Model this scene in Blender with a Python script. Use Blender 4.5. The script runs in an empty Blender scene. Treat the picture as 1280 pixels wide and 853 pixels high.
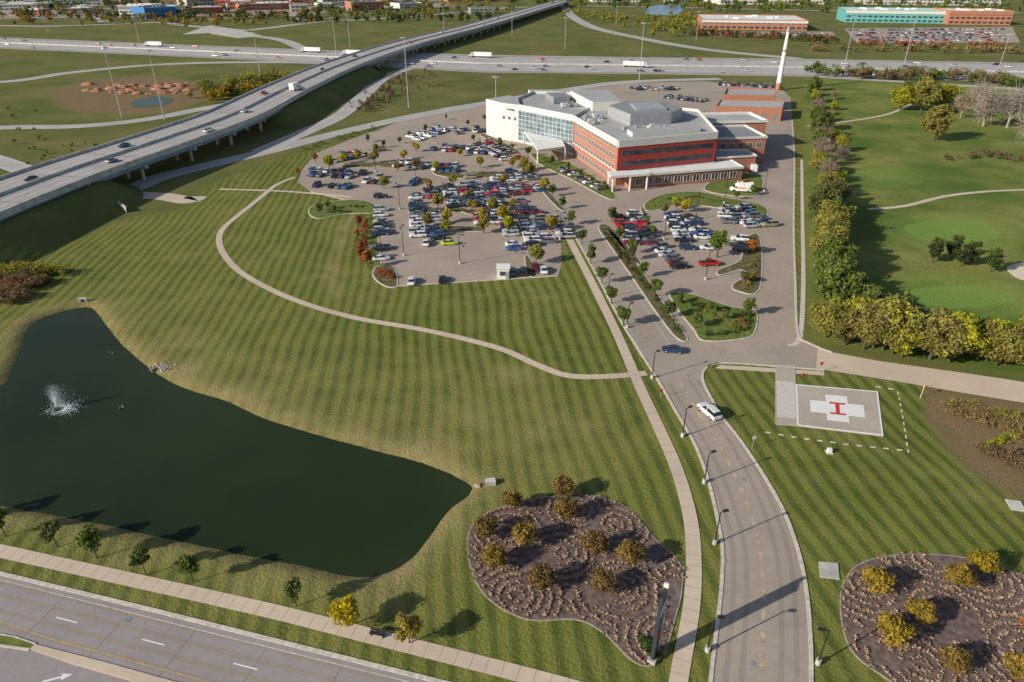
import bpy, math, random
import numpy as np
from mathutils import Vector, noise as mnoise
random.seed(7); rng=np.random.default_rng(7)
H=68.0; F=853.0; PT=math.radians(29); CP,SP=math.cos(PT),math.sin(PT)
# ground survey: bearing/depression readings -> plan coordinates in metres on the plane of height z
def W(u,v,z=0.0):
    a=(u-640)/F; b=(426.5-v)/F
    t=(H-z)/(SP-b*CP)
    return (a*t, t*(CP+b*SP))
def htop(y,v):
    b=(426.5-v)/F
    return H-y*(SP-b*CP)/(CP+b*SP)
def WP(l,z=0): return [W(p[0],p[1],z) for p in l]
scene=bpy.context.scene
# ---------------------------------------------------------------- materials
class NT:
    def __init__(s,name):
        s.m=bpy.data.materials.new(name); s.m.use_nodes=True; s.t=s.m.node_tree
        s.b=s.t.nodes['Principled BSDF']; s._p=None
    def n(s,typ,ins=None,**props):
        nd=s.t.nodes.new(typ)
        for k,v in props.items(): setattr(nd,k,v)
        for k,v in (ins or {}).items(): s.set(nd.inputs[k],v)
        return nd
    def set(s,sock,v):
        if isinstance(v,bpy.types.NodeSocket): s.t.links.new(v,sock)
        else:
            if isinstance(v,tuple) and len(v)==3 and sock.type=='RGBA': v=(*v,1)
            sock.default_value=v
    def pos(s):
        if s._p is None: s._p=s.n('ShaderNodeNewGeometry').outputs['Position']
        return s._p
    def obj(s): return s.n('ShaderNodeTexCoord').outputs['Object']
    def noise(s,scale,detail=4,vec=None,rough=.55,dist=0.0):
        return s.n('ShaderNodeTexNoise',{'Vector':vec if vec is not None else s.pos(),'Scale':scale,'Detail':detail,'Roughness':rough,'Distortion':dist}).outputs[0]
    def mix(s,f,a,b,blend='MIX'):
        nd=s.n('ShaderNodeMix',data_type='RGBA',blend_type=blend)
        s.set(nd.inputs[0],f); s.set(nd.inputs[6],a); s.set(nd.inputs[7],b); return nd.outputs[2]
    def math(s,op,a,b=0.0,c=None,clamp=False):
        nd=s.n('ShaderNodeMath',operation=op,use_clamp=clamp); s.set(nd.inputs[0],a); s.set(nd.inputs[1],b)
        if c is not None: s.set(nd.inputs[2],c)
        return nd.outputs[0]
    def rng(s,f,a,b,c=0.0,d=1.0):
        nd=s.n('ShaderNodeMapRange',{0:f,1:a,2:b,3:c,4:d}); return nd.outputs[0]
    def bump(s,h,strength=.3,dist=.1):
        nd=s.n('ShaderNodeBump',{'Height':h,'Strength':strength,'Distance':dist}); s.t.links.new(nd.outputs[0],s.b.inputs['Normal'])
    def col(s,c): s.set(s.b.inputs['Base Color'],c)
    def rough(s,r): s.set(s.b.inputs['Roughness'],r)
def M_simple(name,c,rough=.7,metal=0,var=.25,scale=1.5,objc=False):
    k=NT(name); vec=k.obj() if objc else k.pos()
    f=k.noise(scale,3,vec); f=k.rng(f,.3,.7)
    lo=tuple(x*(1-var) for x in c); hi=tuple(min(1,x*(1+var)) for x in c)
    k.col(k.mix(f,lo,hi)); k.rough(rough); k.b.inputs['Metallic'].default_value=metal
    if rough>.5: k.b.inputs['Specular IOR Level'].default_value=.25
    return k.m
def M_pave(name,c,var=.16,seams=True,tint=(1,.93,.85)):
    k=NT(name)
    a=k.rng(k.noise(.06,4),.3,.7); b=k.rng(k.noise(.9,4),.3,.7); g=k.rng(k.noise(14,1),.3,.7)
    col=k.mix(a,tuple(x*(1-var) for x in c),tuple(x*(1+var) for x in c))
    col=k.mix(k.math('MULTIPLY',b,.4),col,tuple(x*.74*t for x,t in zip(c,tint)))
    col=k.mix(k.math('MULTIPLY',g,.3),col,tuple(x*1.3 for x in c))
    if seams:
        vo=k.n('ShaderNodeTexVoronoi',{'Vector':k.pos(),'Scale':.16},feature='DISTANCE_TO_EDGE').outputs['Distance']
        w=k.math('ADD',vo,k.math('MULTIPLY',k.noise(1.2,3),.03))
        cr=k.rng(w,.014,.022,.24,0)
        col=k.mix(cr,col,tuple(x*.45 for x in c))
        oil=k.rng(k.noise(.35,5,rough=.7),.6,.72,0,.35); col=k.mix(oil,col,tuple(x*.5 for x in c))
    k.col(col); k.rough(.88); k.b.inputs['Specular IOR Level'].default_value=.2
    return k.m
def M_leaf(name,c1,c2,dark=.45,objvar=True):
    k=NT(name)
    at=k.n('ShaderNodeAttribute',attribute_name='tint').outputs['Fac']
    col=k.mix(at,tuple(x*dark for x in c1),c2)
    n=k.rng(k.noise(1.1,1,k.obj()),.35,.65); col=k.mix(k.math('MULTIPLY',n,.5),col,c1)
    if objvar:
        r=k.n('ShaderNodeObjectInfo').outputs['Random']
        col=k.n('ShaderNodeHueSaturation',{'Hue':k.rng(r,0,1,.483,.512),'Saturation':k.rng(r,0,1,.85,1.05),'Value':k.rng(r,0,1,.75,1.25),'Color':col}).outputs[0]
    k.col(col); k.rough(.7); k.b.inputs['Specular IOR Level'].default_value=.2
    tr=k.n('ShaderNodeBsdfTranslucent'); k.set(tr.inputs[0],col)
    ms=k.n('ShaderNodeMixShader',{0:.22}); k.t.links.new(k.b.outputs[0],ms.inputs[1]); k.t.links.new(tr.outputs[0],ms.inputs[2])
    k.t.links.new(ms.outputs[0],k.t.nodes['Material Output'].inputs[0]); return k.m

# ground material
def M_ground():
    k=NT('ground_grass')
    z1=k.n('ShaderNodeAttribute',attribute_name='zone'); sp=k.n('ShaderNodeSeparateColor'); k.t.links.new(z1.outputs['Color'],sp.inputs[0])
    dry,mow,mea=sp.outputs[0],sp.outputs[1],sp.outputs[2]
    z2=k.n('ShaderNodeAttribute',attribute_name='zone2'); sp2=k.n('ShaderNodeSeparateColor'); k.t.links.new(z2.outputs['Color'],sp2.inputs[0])
    dirt,golf,green=sp2.outputs[0],sp2.outputs[1],sp2.outputs[2]
    big=k.rng(k.noise(.018,3),.3,.7); med=k.rng(k.noise(.14,5,rough=.65),.32,.68); fin=k.rng(k.noise(2.0,4,rough=.7),.3,.7); vf=k.rng(k.noise(9,1),.3,.7)
    lawn=k.mix(med,(.145,.178,.034),(.235,.25,.052))
    lawn=k.mix(k.math('MULTIPLY',big,.5),lawn,(.31,.285,.08))
    xyz=k.n('ShaderNodeSeparateXYZ'); k.t.links.new(k.pos(),xyz.inputs[0])
    wob=k.math('MULTIPLY',k.noise(.03,1),4.0)
    p=k.math('ADD',k.math('ADD',k.math('MULTIPLY',xyz.outputs[0],.994),k.math('MULTIPLY',xyz.outputs[1],.106)),wob)
    st=k.math('SINE',k.math('MULTIPLY',p,2*math.pi/2.5))
    st=k.rng(k.math('ADD',st,k.math('MULTIPLY',k.math('SUBTRACT',fin,.5),1.3)),-.4,.7)
    st=k.math('MULTIPLY',k.math('MULTIPLY',st,mow),k.rng(k.math('ADD',med,big),.2,1.6,1,.5))
    lawn=k.mix(k.math('MULTIPLY',st,.84),lawn,(.055,.086,.016))
    q=k.math('ADD',k.math('MULTIPLY',xyz.outputs[0],.25),k.math('MULTIPLY',xyz.outputs[1],.97))
    s2=k.math('MULTIPLY',k.rng(k.math('SINE',k.math('MULTIPLY',q,2*math.pi/5.5)),-.5,.5),mow)
    lawn=k.mix(k.math('MULTIPLY',s2,.10),lawn,(.24,.25,.08))
    dd=k.math('MULTIPLY',dry,k.rng(k.math('ADD',med,fin),.5,1.4,.3,.95),clamp=True)
    lawn=k.mix(dd,lawn,(.42,.33,.155))
    me=k.mix(k.rng(k.noise(.022,4,rough=.7),.35,.65),(.11,.14,.035),(.28,.225,.085)); me=k.mix(k.math('MULTIPLY',fin,.5),me,(.08,.09,.028)); me=k.mix(k.math('MULTIPLY',big,.4),me,(.165,.205,.048))
    c=k.mix(mea,lawn,me)
    gf=k.mix(k.rng(k.noise(.028,5,rough=.6),.4,.6),(.11,.19,.03),(.33,.33,.09)); gf=k.mix(k.math('MULTIPLY',med,.45),gf,(.12,.15,.035)); gf=k.mix(k.math('MULTIPLY',fin,.25),gf,(.07,.11,.02))
    c=k.mix(golf,c,gf); c=k.mix(green,c,k.mix(k.math('MULTIPLY',fin,.3),(.24,.38,.08),(.18,.30,.06)))
    di=k.mix(fin,(.36,.23,.14),(.2,.13,.075)); di=k.mix(k.math('MULTIPLY',med,.6),di,(.17,.15,.06))
    c=k.mix(dirt,c,di)
    c=k.mix(k.math('MULTIPLY',vf,.28),c,(.05,.06,.015))
    k.col(c); k.rough(.95); k.b.inputs['Specular IOR Level'].default_value=.1
    k.bump(fin,.6,.18); return k.m
mGround=M_ground()
mRoad=M_pave('driveway_asphalt',(.38,.32,.265)); mLot=M_pave('parking_asphalt',(.385,.315,.26)); mHwy=M_pave('highway_concrete',(.44,.42,.40),seams=False)
mStreet=M_pave('street_asphalt',(.335,.295,.29)); mWalk=M_pave('sidewalk_concrete',(.6,.49,.38),seams=False); mKerb=M_simple('kerb_concrete',(.6,.53,.46),.85)
mTrack=M_pave('tyre_polished_asphalt',(.325,.27,.23))
mJoint=M_simple('joint_sealant',(.2,.165,.14),.9)
mConc=M_simple('concrete',(.5,.48,.44),.85,scale=.4); mPad=M_pave('helipad_concrete',(.46,.40,.33)); mWhite=M_simple('white_paint',(.8,.79,.76),.6,var=.08,scale=3)
mFaint=M_simple('worn_line_paint',(.6,.55,.5),.7,var=.3,scale=2); mYellow=M_simple('yellow_line_paint',(.52,.38,.17),.7,var=.3,scale=2)
mRedP=M_simple('red_paint',(.6,.05,.05),.6); mMulch=M_simple('mulch',(.17,.12,.105),.95,var=.45,scale=1.2); mSand=M_simple('sand',(.7,.6,.46),.95)
mGrassI=M_simple('island_grass',(.13,.17,.035),.95,var=.4,scale=.8); mRock=M_simple('rock',(.36,.31,.26),.9,scale=2)
mGreenGl=M_simple('garden_ground',(.13,.115,.05),.95,var=.5,scale=.7)
mDark=M_simple('dark_metal',(.025,.025,.028),.45); mSteel=M_simple('galvanised_steel',(.45,.46,.47),.4,metal=.3); mGirder=M_simple('girder_blue_paint',(.22,.30,.40),.6)
mRubber=M_simple('rubber',(.02,.02,.02),.8); mBark=M_simple('bark',(.10,.075,.05),.9,scale=6); mBarkG=M_simple('bark_grey',(.34,.29,.26),.9,scale=6)
mRoof=M_pave('roof_membrane',(.40,.40,.395),seams=False,tint=(1,1,1)); mRoofW=M_simple('roof_white',(.74,.74,.72),.7,var=.1,scale=.3); mRoofD=M_simple('roof_grey',(.26,.27,.28),.8)
mParapet=M_simple('light_panel',(.66,.65,.61),.6,var=.08); mRedPanel=M_simple('red_panel',(.38,.05,.045),.5,var=.12,scale=.5)
mGreyPanel=M_simple('grey_louvre',(.32,.33,.35),.5); mTeal=M_simple('teal_panel',(.14,.42,.40),.5); mBluePanel=M_simple('blue_panel',(.05,.2,.5),.5)
def M_brick(name,c):
    k=NT(name); br=k.n('ShaderNodeTexBrick',{'Color1':(*c,1),'Color2':(*[x*.72 for x in c],1),'Mortar':(.35,.28,.24,1),'Scale':1.0,'Mortar Size':.012,'Brick Width':.45,'Row Height':.16})
    xyz=k.n('ShaderNodeSeparateXYZ'); k.t.links.new(k.pos(),xyz.inputs[0])
    cb=k.n('ShaderNodeCombineXYZ'); k.set(cb.inputs[0],k.math('ADD',xyz.outputs[0],xyz.outputs[1])); k.set(cb.inputs[1],xyz.outputs[2]); k.t.links.new(cb.outputs[0],br.inputs['Vector'])
    k.col(k.mix(k.math('MULTIPLY',k.noise(.5,3),.35),br.outputs[0],tuple(x*.6 for x in c))); k.rough(.9); return k.m
mBrick=M_brick('brick',(.52,.2,.115)); mBrickO=M_brick('orange_brick',(.58,.22,.11))
def M_glass(name,c,r=.08):
    k=NT(name); k.col(k.mix(k.rng(k.noise(.35,2),.35,.65),c,tuple(x*2.2 for x in c))); k.rough(r); k.b.inputs['Specular IOR Level'].default_value=.8; return k.m
mGlass=M_glass('window_glass',(.03,.04,.05)); mGlassB=M_glass('atrium_glass',(.09,.13,.15),.12); mCarGlass=M_glass('car_glass',(.012,.014,.017),.06)
def M_water():
    k=NT('pond_water'); big=k.rng(k.noise(.022,3),.3,.7)
    k.col(k.mix(big,(.016,.028,.012),(.034,.05,.02))); k.rough(.2); k.b.inputs['IOR'].default_value=1.33
    k.b.inputs['Specular IOR Level'].default_value=.2
    k.bump(k.math('ADD',k.noise(1.6,4,rough=.6),k.math('MULTIPLY',k.noise(.2,2),1.5)),.3,.05); return k.m
mWater=M_water()
k=NT('fountain_spray'); k.col((.85,.9,.93)); k.rough(.4); mSpray=k.m
# ---------------------------------------------------------------- mesh builder
class MB:
    def __init__(s): s.v=[];s.f=[];s.m=[]
    def quad(s,pts,mi=0):
        n=len(s.v); s.v+=[tuple(p) for p in pts]; s.f.append(tuple(range(n,n+len(pts)))); s.m.append(mi)
    def prism(s,poly,z0,z1,mi=0,top=None,bottom=True):
        A=sum(poly[i][0]*poly[(i+1)%len(poly)][1]-poly[(i+1)%len(poly)][0]*poly[i][1] for i in range(len(poly)))
        if A<0: poly=poly[::-1]
        n=len(s.v);N=len(poly); s.v+=[(p[0],p[1],z0) for p in poly]+[(p[0],p[1],z1) for p in poly]
        for i in range(N):
            j=(i+1)%N; s.f.append((n+i,n+j,n+N+j,n+N+i)); s.m.append(mi)
        s.f.append(tuple(n+N+i for i in range(N))); s.m.append(mi if top is None else top)
        if bottom: s.f.append(tuple(n+N-1-i for i in range(N))); s.m.append(mi)
    def box(s,c,size,rot=0,mi=0,top=None):
        cx,cy,cz=c; a,b,h=size; ca,sa=math.cos(rot),math.sin(rot)
        poly=[(cx+x*ca-y*sa,cy+x*sa+y*ca) for x,y in ((-a/2,-b/2),(a/2,-b/2),(a/2,b/2),(-a/2,b/2))]
        s.prism(poly,cz,cz+h,mi,top)
    def cyl(s,p0,p1,r0,r1,n=8,mi=0):
        p0=Vector(p0);p1=Vector(p1);d=(p1-p0).normalized(); a=d.orthogonal().normalized(); b=d.cross(a); k=len(s.v)
        for p,r in ((p0,r0),(p1,r1)):
            for i in range(n):
                t=2*math.pi*i/n; s.v.append(tuple(p+a*(r*math.cos(t))+b*(r*math.sin(t))))
        for i in range(n):
            j=(i+1)%n; s.f.append((k+i,k+j,k+n+j,k+n+i)); s.m.append(mi)
        s.f.append(tuple(k+n+i for i in range(n))); s.m.append(mi); s.f.append(tuple(k+n-1-i for i in range(n))); s.m.append(mi)
    def loft(s,rings,mi=0,caps=True,mfun=None):
        k=len(s.v);n=len(rings[0])
        for r in rings: s.v+=[tuple(p) for p in r]
        for a in range(len(rings)-1):
            for i in range(n):
                j=(i+1)%n; s.f.append((k+a*n+i,k+(a+1)*n+i,k+(a+1)*n+j,k+a*n+j)); s.m.append(mfun(a,i) if mfun else mi)
        if caps:
            s.f.append(tuple(k+i for i in range(n))); s.m.append(mi); s.f.append(tuple(k+(len(rings)-1)*n+n-1-i for i in range(n))); s.m.append(mi)
    def mesh(s,name,mats):
        me=bpy.data.meshes.new(name); me.from_pydata(s.v,[],s.f)
        for m in mats: me.materials.append(m)
        me.polygons.foreach_set('material_index',s.m); me.update(); return me
    def build(s,name,mats,parent=None,loc=(0,0,0),rot=0):
        return place(name,s.mesh(name,mats),loc,rot,1,parent)
def place(name,me,loc=(0,0,0),rot=0,sc=1,parent=None):
    o=bpy.data.objects.new(name,me); o.location=loc; o.rotation_euler=(0,0,rot)
    o.scale=(sc,sc,sc) if not isinstance(sc,tuple) else sc
    scene.collection.objects.link(o)
    if parent: o.parent=parent
    return o
def empty(name): return place(name,None)
def smooth(pts,n=6,closed=False):
    P=[Vector((*p[:2],0)) for p in pts];N=len(P);out=[]
    R=range(N) if closed else range(N-1)
    for i in R:
        if closed: a,b,c,d=P[(i-1)%N],P[i],P[(i+1)%N],P[(i+2)%N]
        else: a,b,c,d=P[max(i-1,0)],P[i],P[i+1],P[min(i+2,N-1)]
        for k in range(n):
            t=k/n; q=.5*((2*b)+(c-a)*t+(2*a-5*b+4*c-d)*t*t+(3*b-a-3*c+d)*t**3); out.append((q.x,q.y))
    if not closed: out.append((P[-1].x,P[-1].y))
    return out
def offs(pts,d,closed=False):
    N=len(pts);out=[]
    for i in range(N):
        a=pts[(i-1)%N] if (closed or i>0) else pts[i]; b=pts[(i+1)%N] if (closed or i<N-1) else pts[i]
        tx,ty=b[0]-a[0],b[1]-a[1]; L=math.hypot(tx,ty) or 1
        out.append((pts[i][0]-ty/L*d,pts[i][1]+tx/L*d))
    return out
def area(p): return sum(p[i][0]*p[(i+1)%len(p)][1]-p[(i+1)%len(p)][0]*p[i][1] for i in range(len(p)))/2
def sheet(name,pts,z,mat):
    if area(pts)<0: pts=pts[::-1]
    m=MB(); m.quad([(p[0],p[1],z) for p in pts]); return m.build(name,[mat])
def ribbon(name,cl,w,z,mat,mb=None,mi=0):
    L,R=offs(cl,w/2),offs(cl,-w/2); m=mb or MB()
    zf=z if callable(z) else (lambda i:z)
    for i in range(len(cl)-1):
        m.quad([(*R[i],zf(i)),(*R[i+1],zf(i+1)),(*L[i+1],zf(i+1)),(*L[i],zf(i))],mi)
    return m if mb else m.build(name,[mat])
def wallstrip(m,cl,off0,off1,z0,z1,mi=0,closed=False):
    A,B=offs(cl,off0,closed),offs(cl,off1,closed); N=len(cl)
    for i in range(N if closed else N-1):
        j=(i+1)%N
        m.quad([(*A[i],z1),(*A[j],z1),(*B[j],z1),(*B[i],z1)][::-1],mi)
        m.quad([(*A[i],z0),(*A[j],z0),(*A[j],z1),(*A[i],z1)],mi); m.quad([(*B[j],z0),(*B[i],z0),(*B[i],z1),(*B[j],z1)],mi)
def resample(cl,step):
    out=[];acc=0;nxt=0
    for a,b in zip(cl,cl[1:]):
        L=math.hypot(b[0]-a[0],b[1]-a[1])
        while L>0 and nxt<=acc+L:
            t=(nxt-acc)/L; out.append((a[0]+(b[0]-a[0])*t,a[1]+(b[1]-a[1])*t,math.atan2(b[1]-a[1],b[0]-a[0]))); nxt+=step
        acc+=L
    return out
def dashes(m,cl,off,ln,step,w,z,mi=0,start=0):
    for x,y,a in resample(offs(cl,off),step):
        c,s=math.cos(a),math.sin(a)
        m.quad([(x+c*p-s*q,y+s*p+c*q,z) for p,q in ((0,-w/2),(ln,-w/2),(ln,w/2),(0,w/2))],mi)
kerbM=MB()
def kerb(cl,w=.35,h=.12,closed=False): wallstrip(kerbM,cl,-w/2,w/2,-.02,h,0,closed)
def island(px,mat=None,name='planting_island',sm=4,h=.14):
    p=smooth(WP(px),sm,True)
    if area(p)<0: p=p[::-1]
    o=MB(); o.prism(p,0,h,0,bottom=False); q=offs(p,.3,True); o.quad([(a[0],a[1],h+.02) for a in q],1)
    return o.build(name,[mKerb,mat or mGreenGl])
# ---------------------------------------------------------------- ground
pond=smooth(WP([(-140,520),(-60,495),(0,478),(10,462),(20,440),(30,414),(45,398),(70,388),(100,381),(114,382),(125,392),(140,412),(160,435),(185,455),(215,475),(245,487),(290,500),(340,522),(400,540),(460,556),(520,572),(560,587),(582,598),(592,606),(585,618),(565,632),(548,655),(535,672),(520,690),(500,705),(480,714),(455,718),(420,714),(380,706),(330,697),(270,685),(200,670),(130,655),(60,640),(0,630),(-140,605),(-210,560)]),4,True)
def dist_seg(P,poly,closed=True):
    d=np.full(len(P),1e9); N=len(poly)
    for i in range(N if closed else N-1):
        a=np.array(poly[i]);b=np.array(poly[(i+1)%N]); ab=b-a; t=np.clip(((P-a)@ab)/max(ab@ab,1e-9),0,1)
        q=P-(a+t[:,None]*ab); d=np.minimum(d,np.sqrt((q**2).sum(1)))
    return d
def inside(P,poly):
    r=np.zeros(len(P),bool);N=len(poly)
    for i in range(N):
        x1,y1=poly[i];x2,y2=poly[(i+1)%N]
        if y1==y2: continue
        c=((y1>P[:,1])!=(y2>P[:,1]))&(P[:,0]<(x2-x1)*(P[:,1]-y1)/(y2-y1)+x1); r^=c
    return r
def sd(P,poly):
    d=dist_seg(P,poly); return np.where(inside(P,poly),d,-d)
deck=smooth(WP([(-260,345),(-100,284),(0,245),(100,209),(200,176),(290,144),(360,110),(430,80),(510,54),(600,31),(680,8),(705,1)],8),8)
def axis(lo,hi,st,gl,L0,L1):
    a=list(np.arange(lo,hi,st)); s=st
    while a[-1]<L1: s*=gl; a.append(a[-1]+s)
    s=st; b=[lo]
    while b[0]>L0: s*=gl; b.insert(0,b[0]-s)
    return np.array(b[:-1]+a)
xs=axis(-235,190,1.5,1.05,-9000,9000); ys=axis(28,330,1.4,1.02,-60,9000)
X,Y=np.meshgrid(xs,ys); P=np.stack([X.ravel(),Y.ravel()],1)
jit=np.array([mnoise.noise((p[0]*.08,p[1]*.08,0))+.5*mnoise.noise((p[0]*.3,p[1]*.3,3)) for p in P])
near=(np.abs(P[:,0])<420)&(P[:,1]<900)
def sdn(poly,fill=-1e3):
    r=np.full(len(P),fill); r[near]=sd(P[near],poly); return r
sp=sdn(pond)
def emb(lo,hi):
    seg=[p for p in deck if lo<=p[1]<=hi]
    d=np.full(len(P),1e3); d[near]=dist_seg(P[near],seg,False)
    return np.clip((28-d)/13,0,1)
E=np.maximum(emb(100,212),emb(345,500)); E=E*E*(3-2*E)
zz_=E*6.2-np.clip((sp+1.0+jit*.35)/3.0,0,1)*1.6*(sp>-3)
sst=lambda a:np.clip(a,0,1)
lawnP=WP([(-500,1000),(-300,345),(0,325),(75,310),(165,272),(235,262),(255,235),(330,205),(420,180),(520,155),(620,135),(1005,105),(1005,440),(1160,470),(1165,520),(1230,600),(1290,620),(1900,800),(1500,1400),(-400,1400)])
sl=sdn(lawnP); mow=sst(.5+sl/3+jit*.6); mow[~near]=0
golfP=WP([(1005,98),(1280,108),(1700,130),(2100,560),(1280,470),(1020,425),(1008,300)])
golf=sst(.5+sdn(golfP)/2)
mea=sst(1-mow-golf)
dry=sst(1-(-sp)/6)*.7*(sp<0)+sst(.55-np.abs(sp+7)/20)*.25
dry+=sst(jit*1.1-.2)*.45
band=sdn(WP([(380,430),(600,455),(760,500),(800,560),(720,600),(600,585),(480,545),(300,500),(200,440)])); dry+=sst(.5+band/18)*.2
tr=dist_seg(P,WP([(420,370),(412,335),(425,310),(432,280),(450,262)]),False); dry+=sst(1-tr/2.6)*.8
for u,v,r in ((388,395,3),(240,462,5),(505,700,4),(480,740,5),(180,460,3),(680,372,2.5),(640,470,6),(545,630,6),(520,560,7),(700,372,2),(240,430,3),(300,740,3),(150,705,3),(1010,600,2)):
    c=W(u,v); dd=np.hypot(P[:,0]-c[0],P[:,1]-c[1]); dry+=sst(1-dd/r)*.6
dry=sst(dry)
dirt=sst(.5+sdn(WP([(1168,490),(1280,500),(1600,520),(1600,660),(1280,622),(1235,598),(1190,560),(1168,520)]))/3+jit*.7)
dirt=np.maximum(dirt,sst(.5+sdn(WP([(60,118),(110,100),(190,95),(262,103),(268,122),(200,143),(110,141),(75,135)]))/6+jit*.8))
edge=dist_seg(P,WP([(1165,470),(1165,520),(1190,560),(1240,600),(1300,625)]),False); dirt=np.maximum(dirt,sst(1.2-edge/1.5))
dirt=np.maximum(dirt,sst(1-np.abs(sp+.4)/1.0)*.8)
green=np.zeros(len(P))
for cu,cv,ru,rv in ((1190,290,60,16),(1200,371,72,15),(1110,222,45,14)):
    poly=smooth(WP([(cu+ru*math.cos(t)*(1+.12*math.sin(2*t)),cv+rv*math.sin(t)) for t in np.linspace(0,2*math.pi,13)[:-1]]),4,True)
    amt=.75 if cu>1150 else .3
    sg=sdn(poly); green=np.maximum(green,sst(.5+sg/1.2)*amt); green=np.maximum(green,sst(.5+(sg+6)/2)*amt*.35)
nx,ny=len(xs),len(ys); me=bpy.data.meshes.new('ground')
V=np.stack([P[:,0],P[:,1],zz_],1).astype(np.float32)
ii=np.arange((ny-1)*nx).reshape(ny-1,nx)[:,:-1].ravel(); Q=np.stack([ii,ii+1,ii+1+nx,ii+nx],1).astype(np.int32)
def npmesh(me,V,Q,mi=None,smoothf=False):
    me.vertices.add(len(V)); me.vertices.foreach_set('co',V.astype(np.float32).ravel())
    me.loops.add(Q.size); me.loops.foreach_set('vertex_index',Q.astype(np.int32).ravel()); me.polygons.add(len(Q))
    me.polygons.foreach_set('loop_start',np.arange(0,Q.size,4,dtype=np.int32)); me.polygons.foreach_set('loop_total',np.full(len(Q),4,dtype=np.int32))
    if mi is not None: me.polygons.foreach_set('material_index',mi.astype(np.int32))
    me.polygons.foreach_set('use_smooth',np.full(len(Q),smoothf))
    me.update(calc_edges=True); me.validate()
npmesh(me,V,Q,None,True)
for nm,ch in (('zone',(dry,mow,mea)),('zone2',(dirt,golf,green))):
    a=me.color_attributes.new(nm,'FLOAT_COLOR','POINT'); a.data.foreach_set('color',np.stack([*ch,np.ones(len(P))],1).astype(np.float32).ravel())
me.materials.append(mGround); place('ground',me)
wp=offs(pond,-1.6 if area(pond)>0 else 1.6,True)
sheet('pond_water',wp,-.62,mWater)
# ---------------------------------------------------------------- roads
campus=WP([(372,228),(378,212),(395,192),(440,174),(500,152),(555,135),(620,126),(700,112),(780,104),(880,102),(975,110),(988,122),(990,150),(993,200),(992,280),(994,350),(997,415),(1012,432),(1035,438),(1035,462),(970,456),(900,452),(800,446),(775,400),(745,345),(722,300),(712,285),(700,275),(702,330),(698,345),(493,358),(486,356),(478,342),(473,300),(471,258),(430,250),(388,240)])
sheet('parking_lot_pavement',campus,.03,mLot)
dl=smooth(WP([(887,900),(888,853),(894,800),(901,740),(903,690),(897,650),(885,600),(868,555),(845,515),(825,480),(800,440),(775,400),(750,352),(728,312),(714,288)]),5)
dr=smooth(WP([(1015,900),(1014,853),(1013,800),(1008,740),(998,690),(980,640),(955,595),(925,550),(903,522),(890,500),(880,480),(878,468),(884,459),(898,454)]),5)
sheet('driveway_road',dl+WP([(758,285),(790,335),(838,412),(850,428),(900,428)])+dr[::-1],.04,mRoad)
rr=WP([(880,456),(940,456),(1030,463),(1120,477),(1200,491),(1280,504),(1500,540),(1500,510),(1280,478),(1200,466),(1100,452),(1040,441),(1008,426),(960,424)])
rrw=WP([(1020,461),(1120,477),(1200,491),(1280,504),(1500,540),(1500,510),(1280,478),(1200,466),(1100,452),(1040,441),(1022,434)])
sheet('access_road',smooth(rr,1,True),.05,mRoad); sheet('gravel_lane',rrw,.056,mWalk)
kerb(dl,.45);kerb(dr,.45)
kerb(smooth(WP([(884,459),(898,454),(940,456),(1030,463)]),4)); kerb(smooth(WP([(990,150),(993,200),(992,280),(994,350),(997,415),(1012,430),(1040,441)]),4),.5)
kerb(WP([(697,345.5),(493,358.5),(486,356),(478,342),(473,300),(471,258),(430,250),(388,240)]),.3)
sheet('sidewalk',smooth(WP([(893,461),(1030,470),(1030,465),(940,459),(900,457)]),1,True),.06,mWalk)
w1=smooth(WP([(842,900),(849,845),(864,760),(867,700),(862,645),(845,585),(820,528),(797,478),(770,415),(737,348),(712,300)]),5)
ribbon('sidewalk',w1,2.0,.08,mWalk)
w2=smooth(WP([(808,467),(760,471),(710,470),(670,456),(630,438),(580,424),(520,411),(450,399),(390,383),(340,363),(300,340),(280,318),(274,300),(280,285),(300,268),(325,248),(345,232),(368,222)]),5)
ribbon('footpath',w2,1.7,.07,mWalk); ribbon('footpath',smooth(WP([(275,237),(345,239),(400,243),(440,247)]),4),1.6,.062,mWalk)
fw=smooth(WP([(-300,623),(-100,667),(0,689),(150,722),(330,762),(450,792),(700,856),(900,915)]),4)
ribbon('sidewalk',fw,2.0,.075,mWalk)
fr=WP([(-400,626),(0,717),(200,765),(400,815),(560,855),(800,915),(800,1500),(-900,1500)])
sheet('street_road',fr,.035,mStreet); kerb(WP([(-400,626),(0,717),(200,765),(400,815),(560,855),(800,915)]),.5)
lines=MB()
def joints(cl,w,z,step):
    for x,y,a in resample(cl,step):
        c,s=math.cos(a),math.sin(a); lines.quad([(x+c*p-s*q,y+s*p+c*q,z) for p,q in ((-.02,-w/2),(.02,-w/2),(.02,w/2),(-.02,w/2))],4)
joints(fw,2.0,.08,1.8); joints(w1,2.0,.085,1.8); joints(w2,1.7,.075,1.8)
el=WP([(-300,652),(0,725),(250,788),(520,855),(700,900)]); ribbon('',el,.12,.05,None,lines,2)
lane=WP([(-300,680),(0,754),(180,800),(370,850),(500,885)])
dashes(lines,lane,0,3,12,.16,.05)
for o_ in (1.0,2.6,-1.0,-2.6): ribbon('tyre_track',offs(smooth(lane,4),o_),.55,.042,mTrack)
for x,y,a in resample(lane,9.3):
    c,s=math.cos(a),math.sin(a); lines.quad([(x+c*p-s*q,y+s*p+c*q,.045) for p,q in ((-.03,-5.5),(.03,-5.5),(.03,3),(-.03,3))],4)
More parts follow.
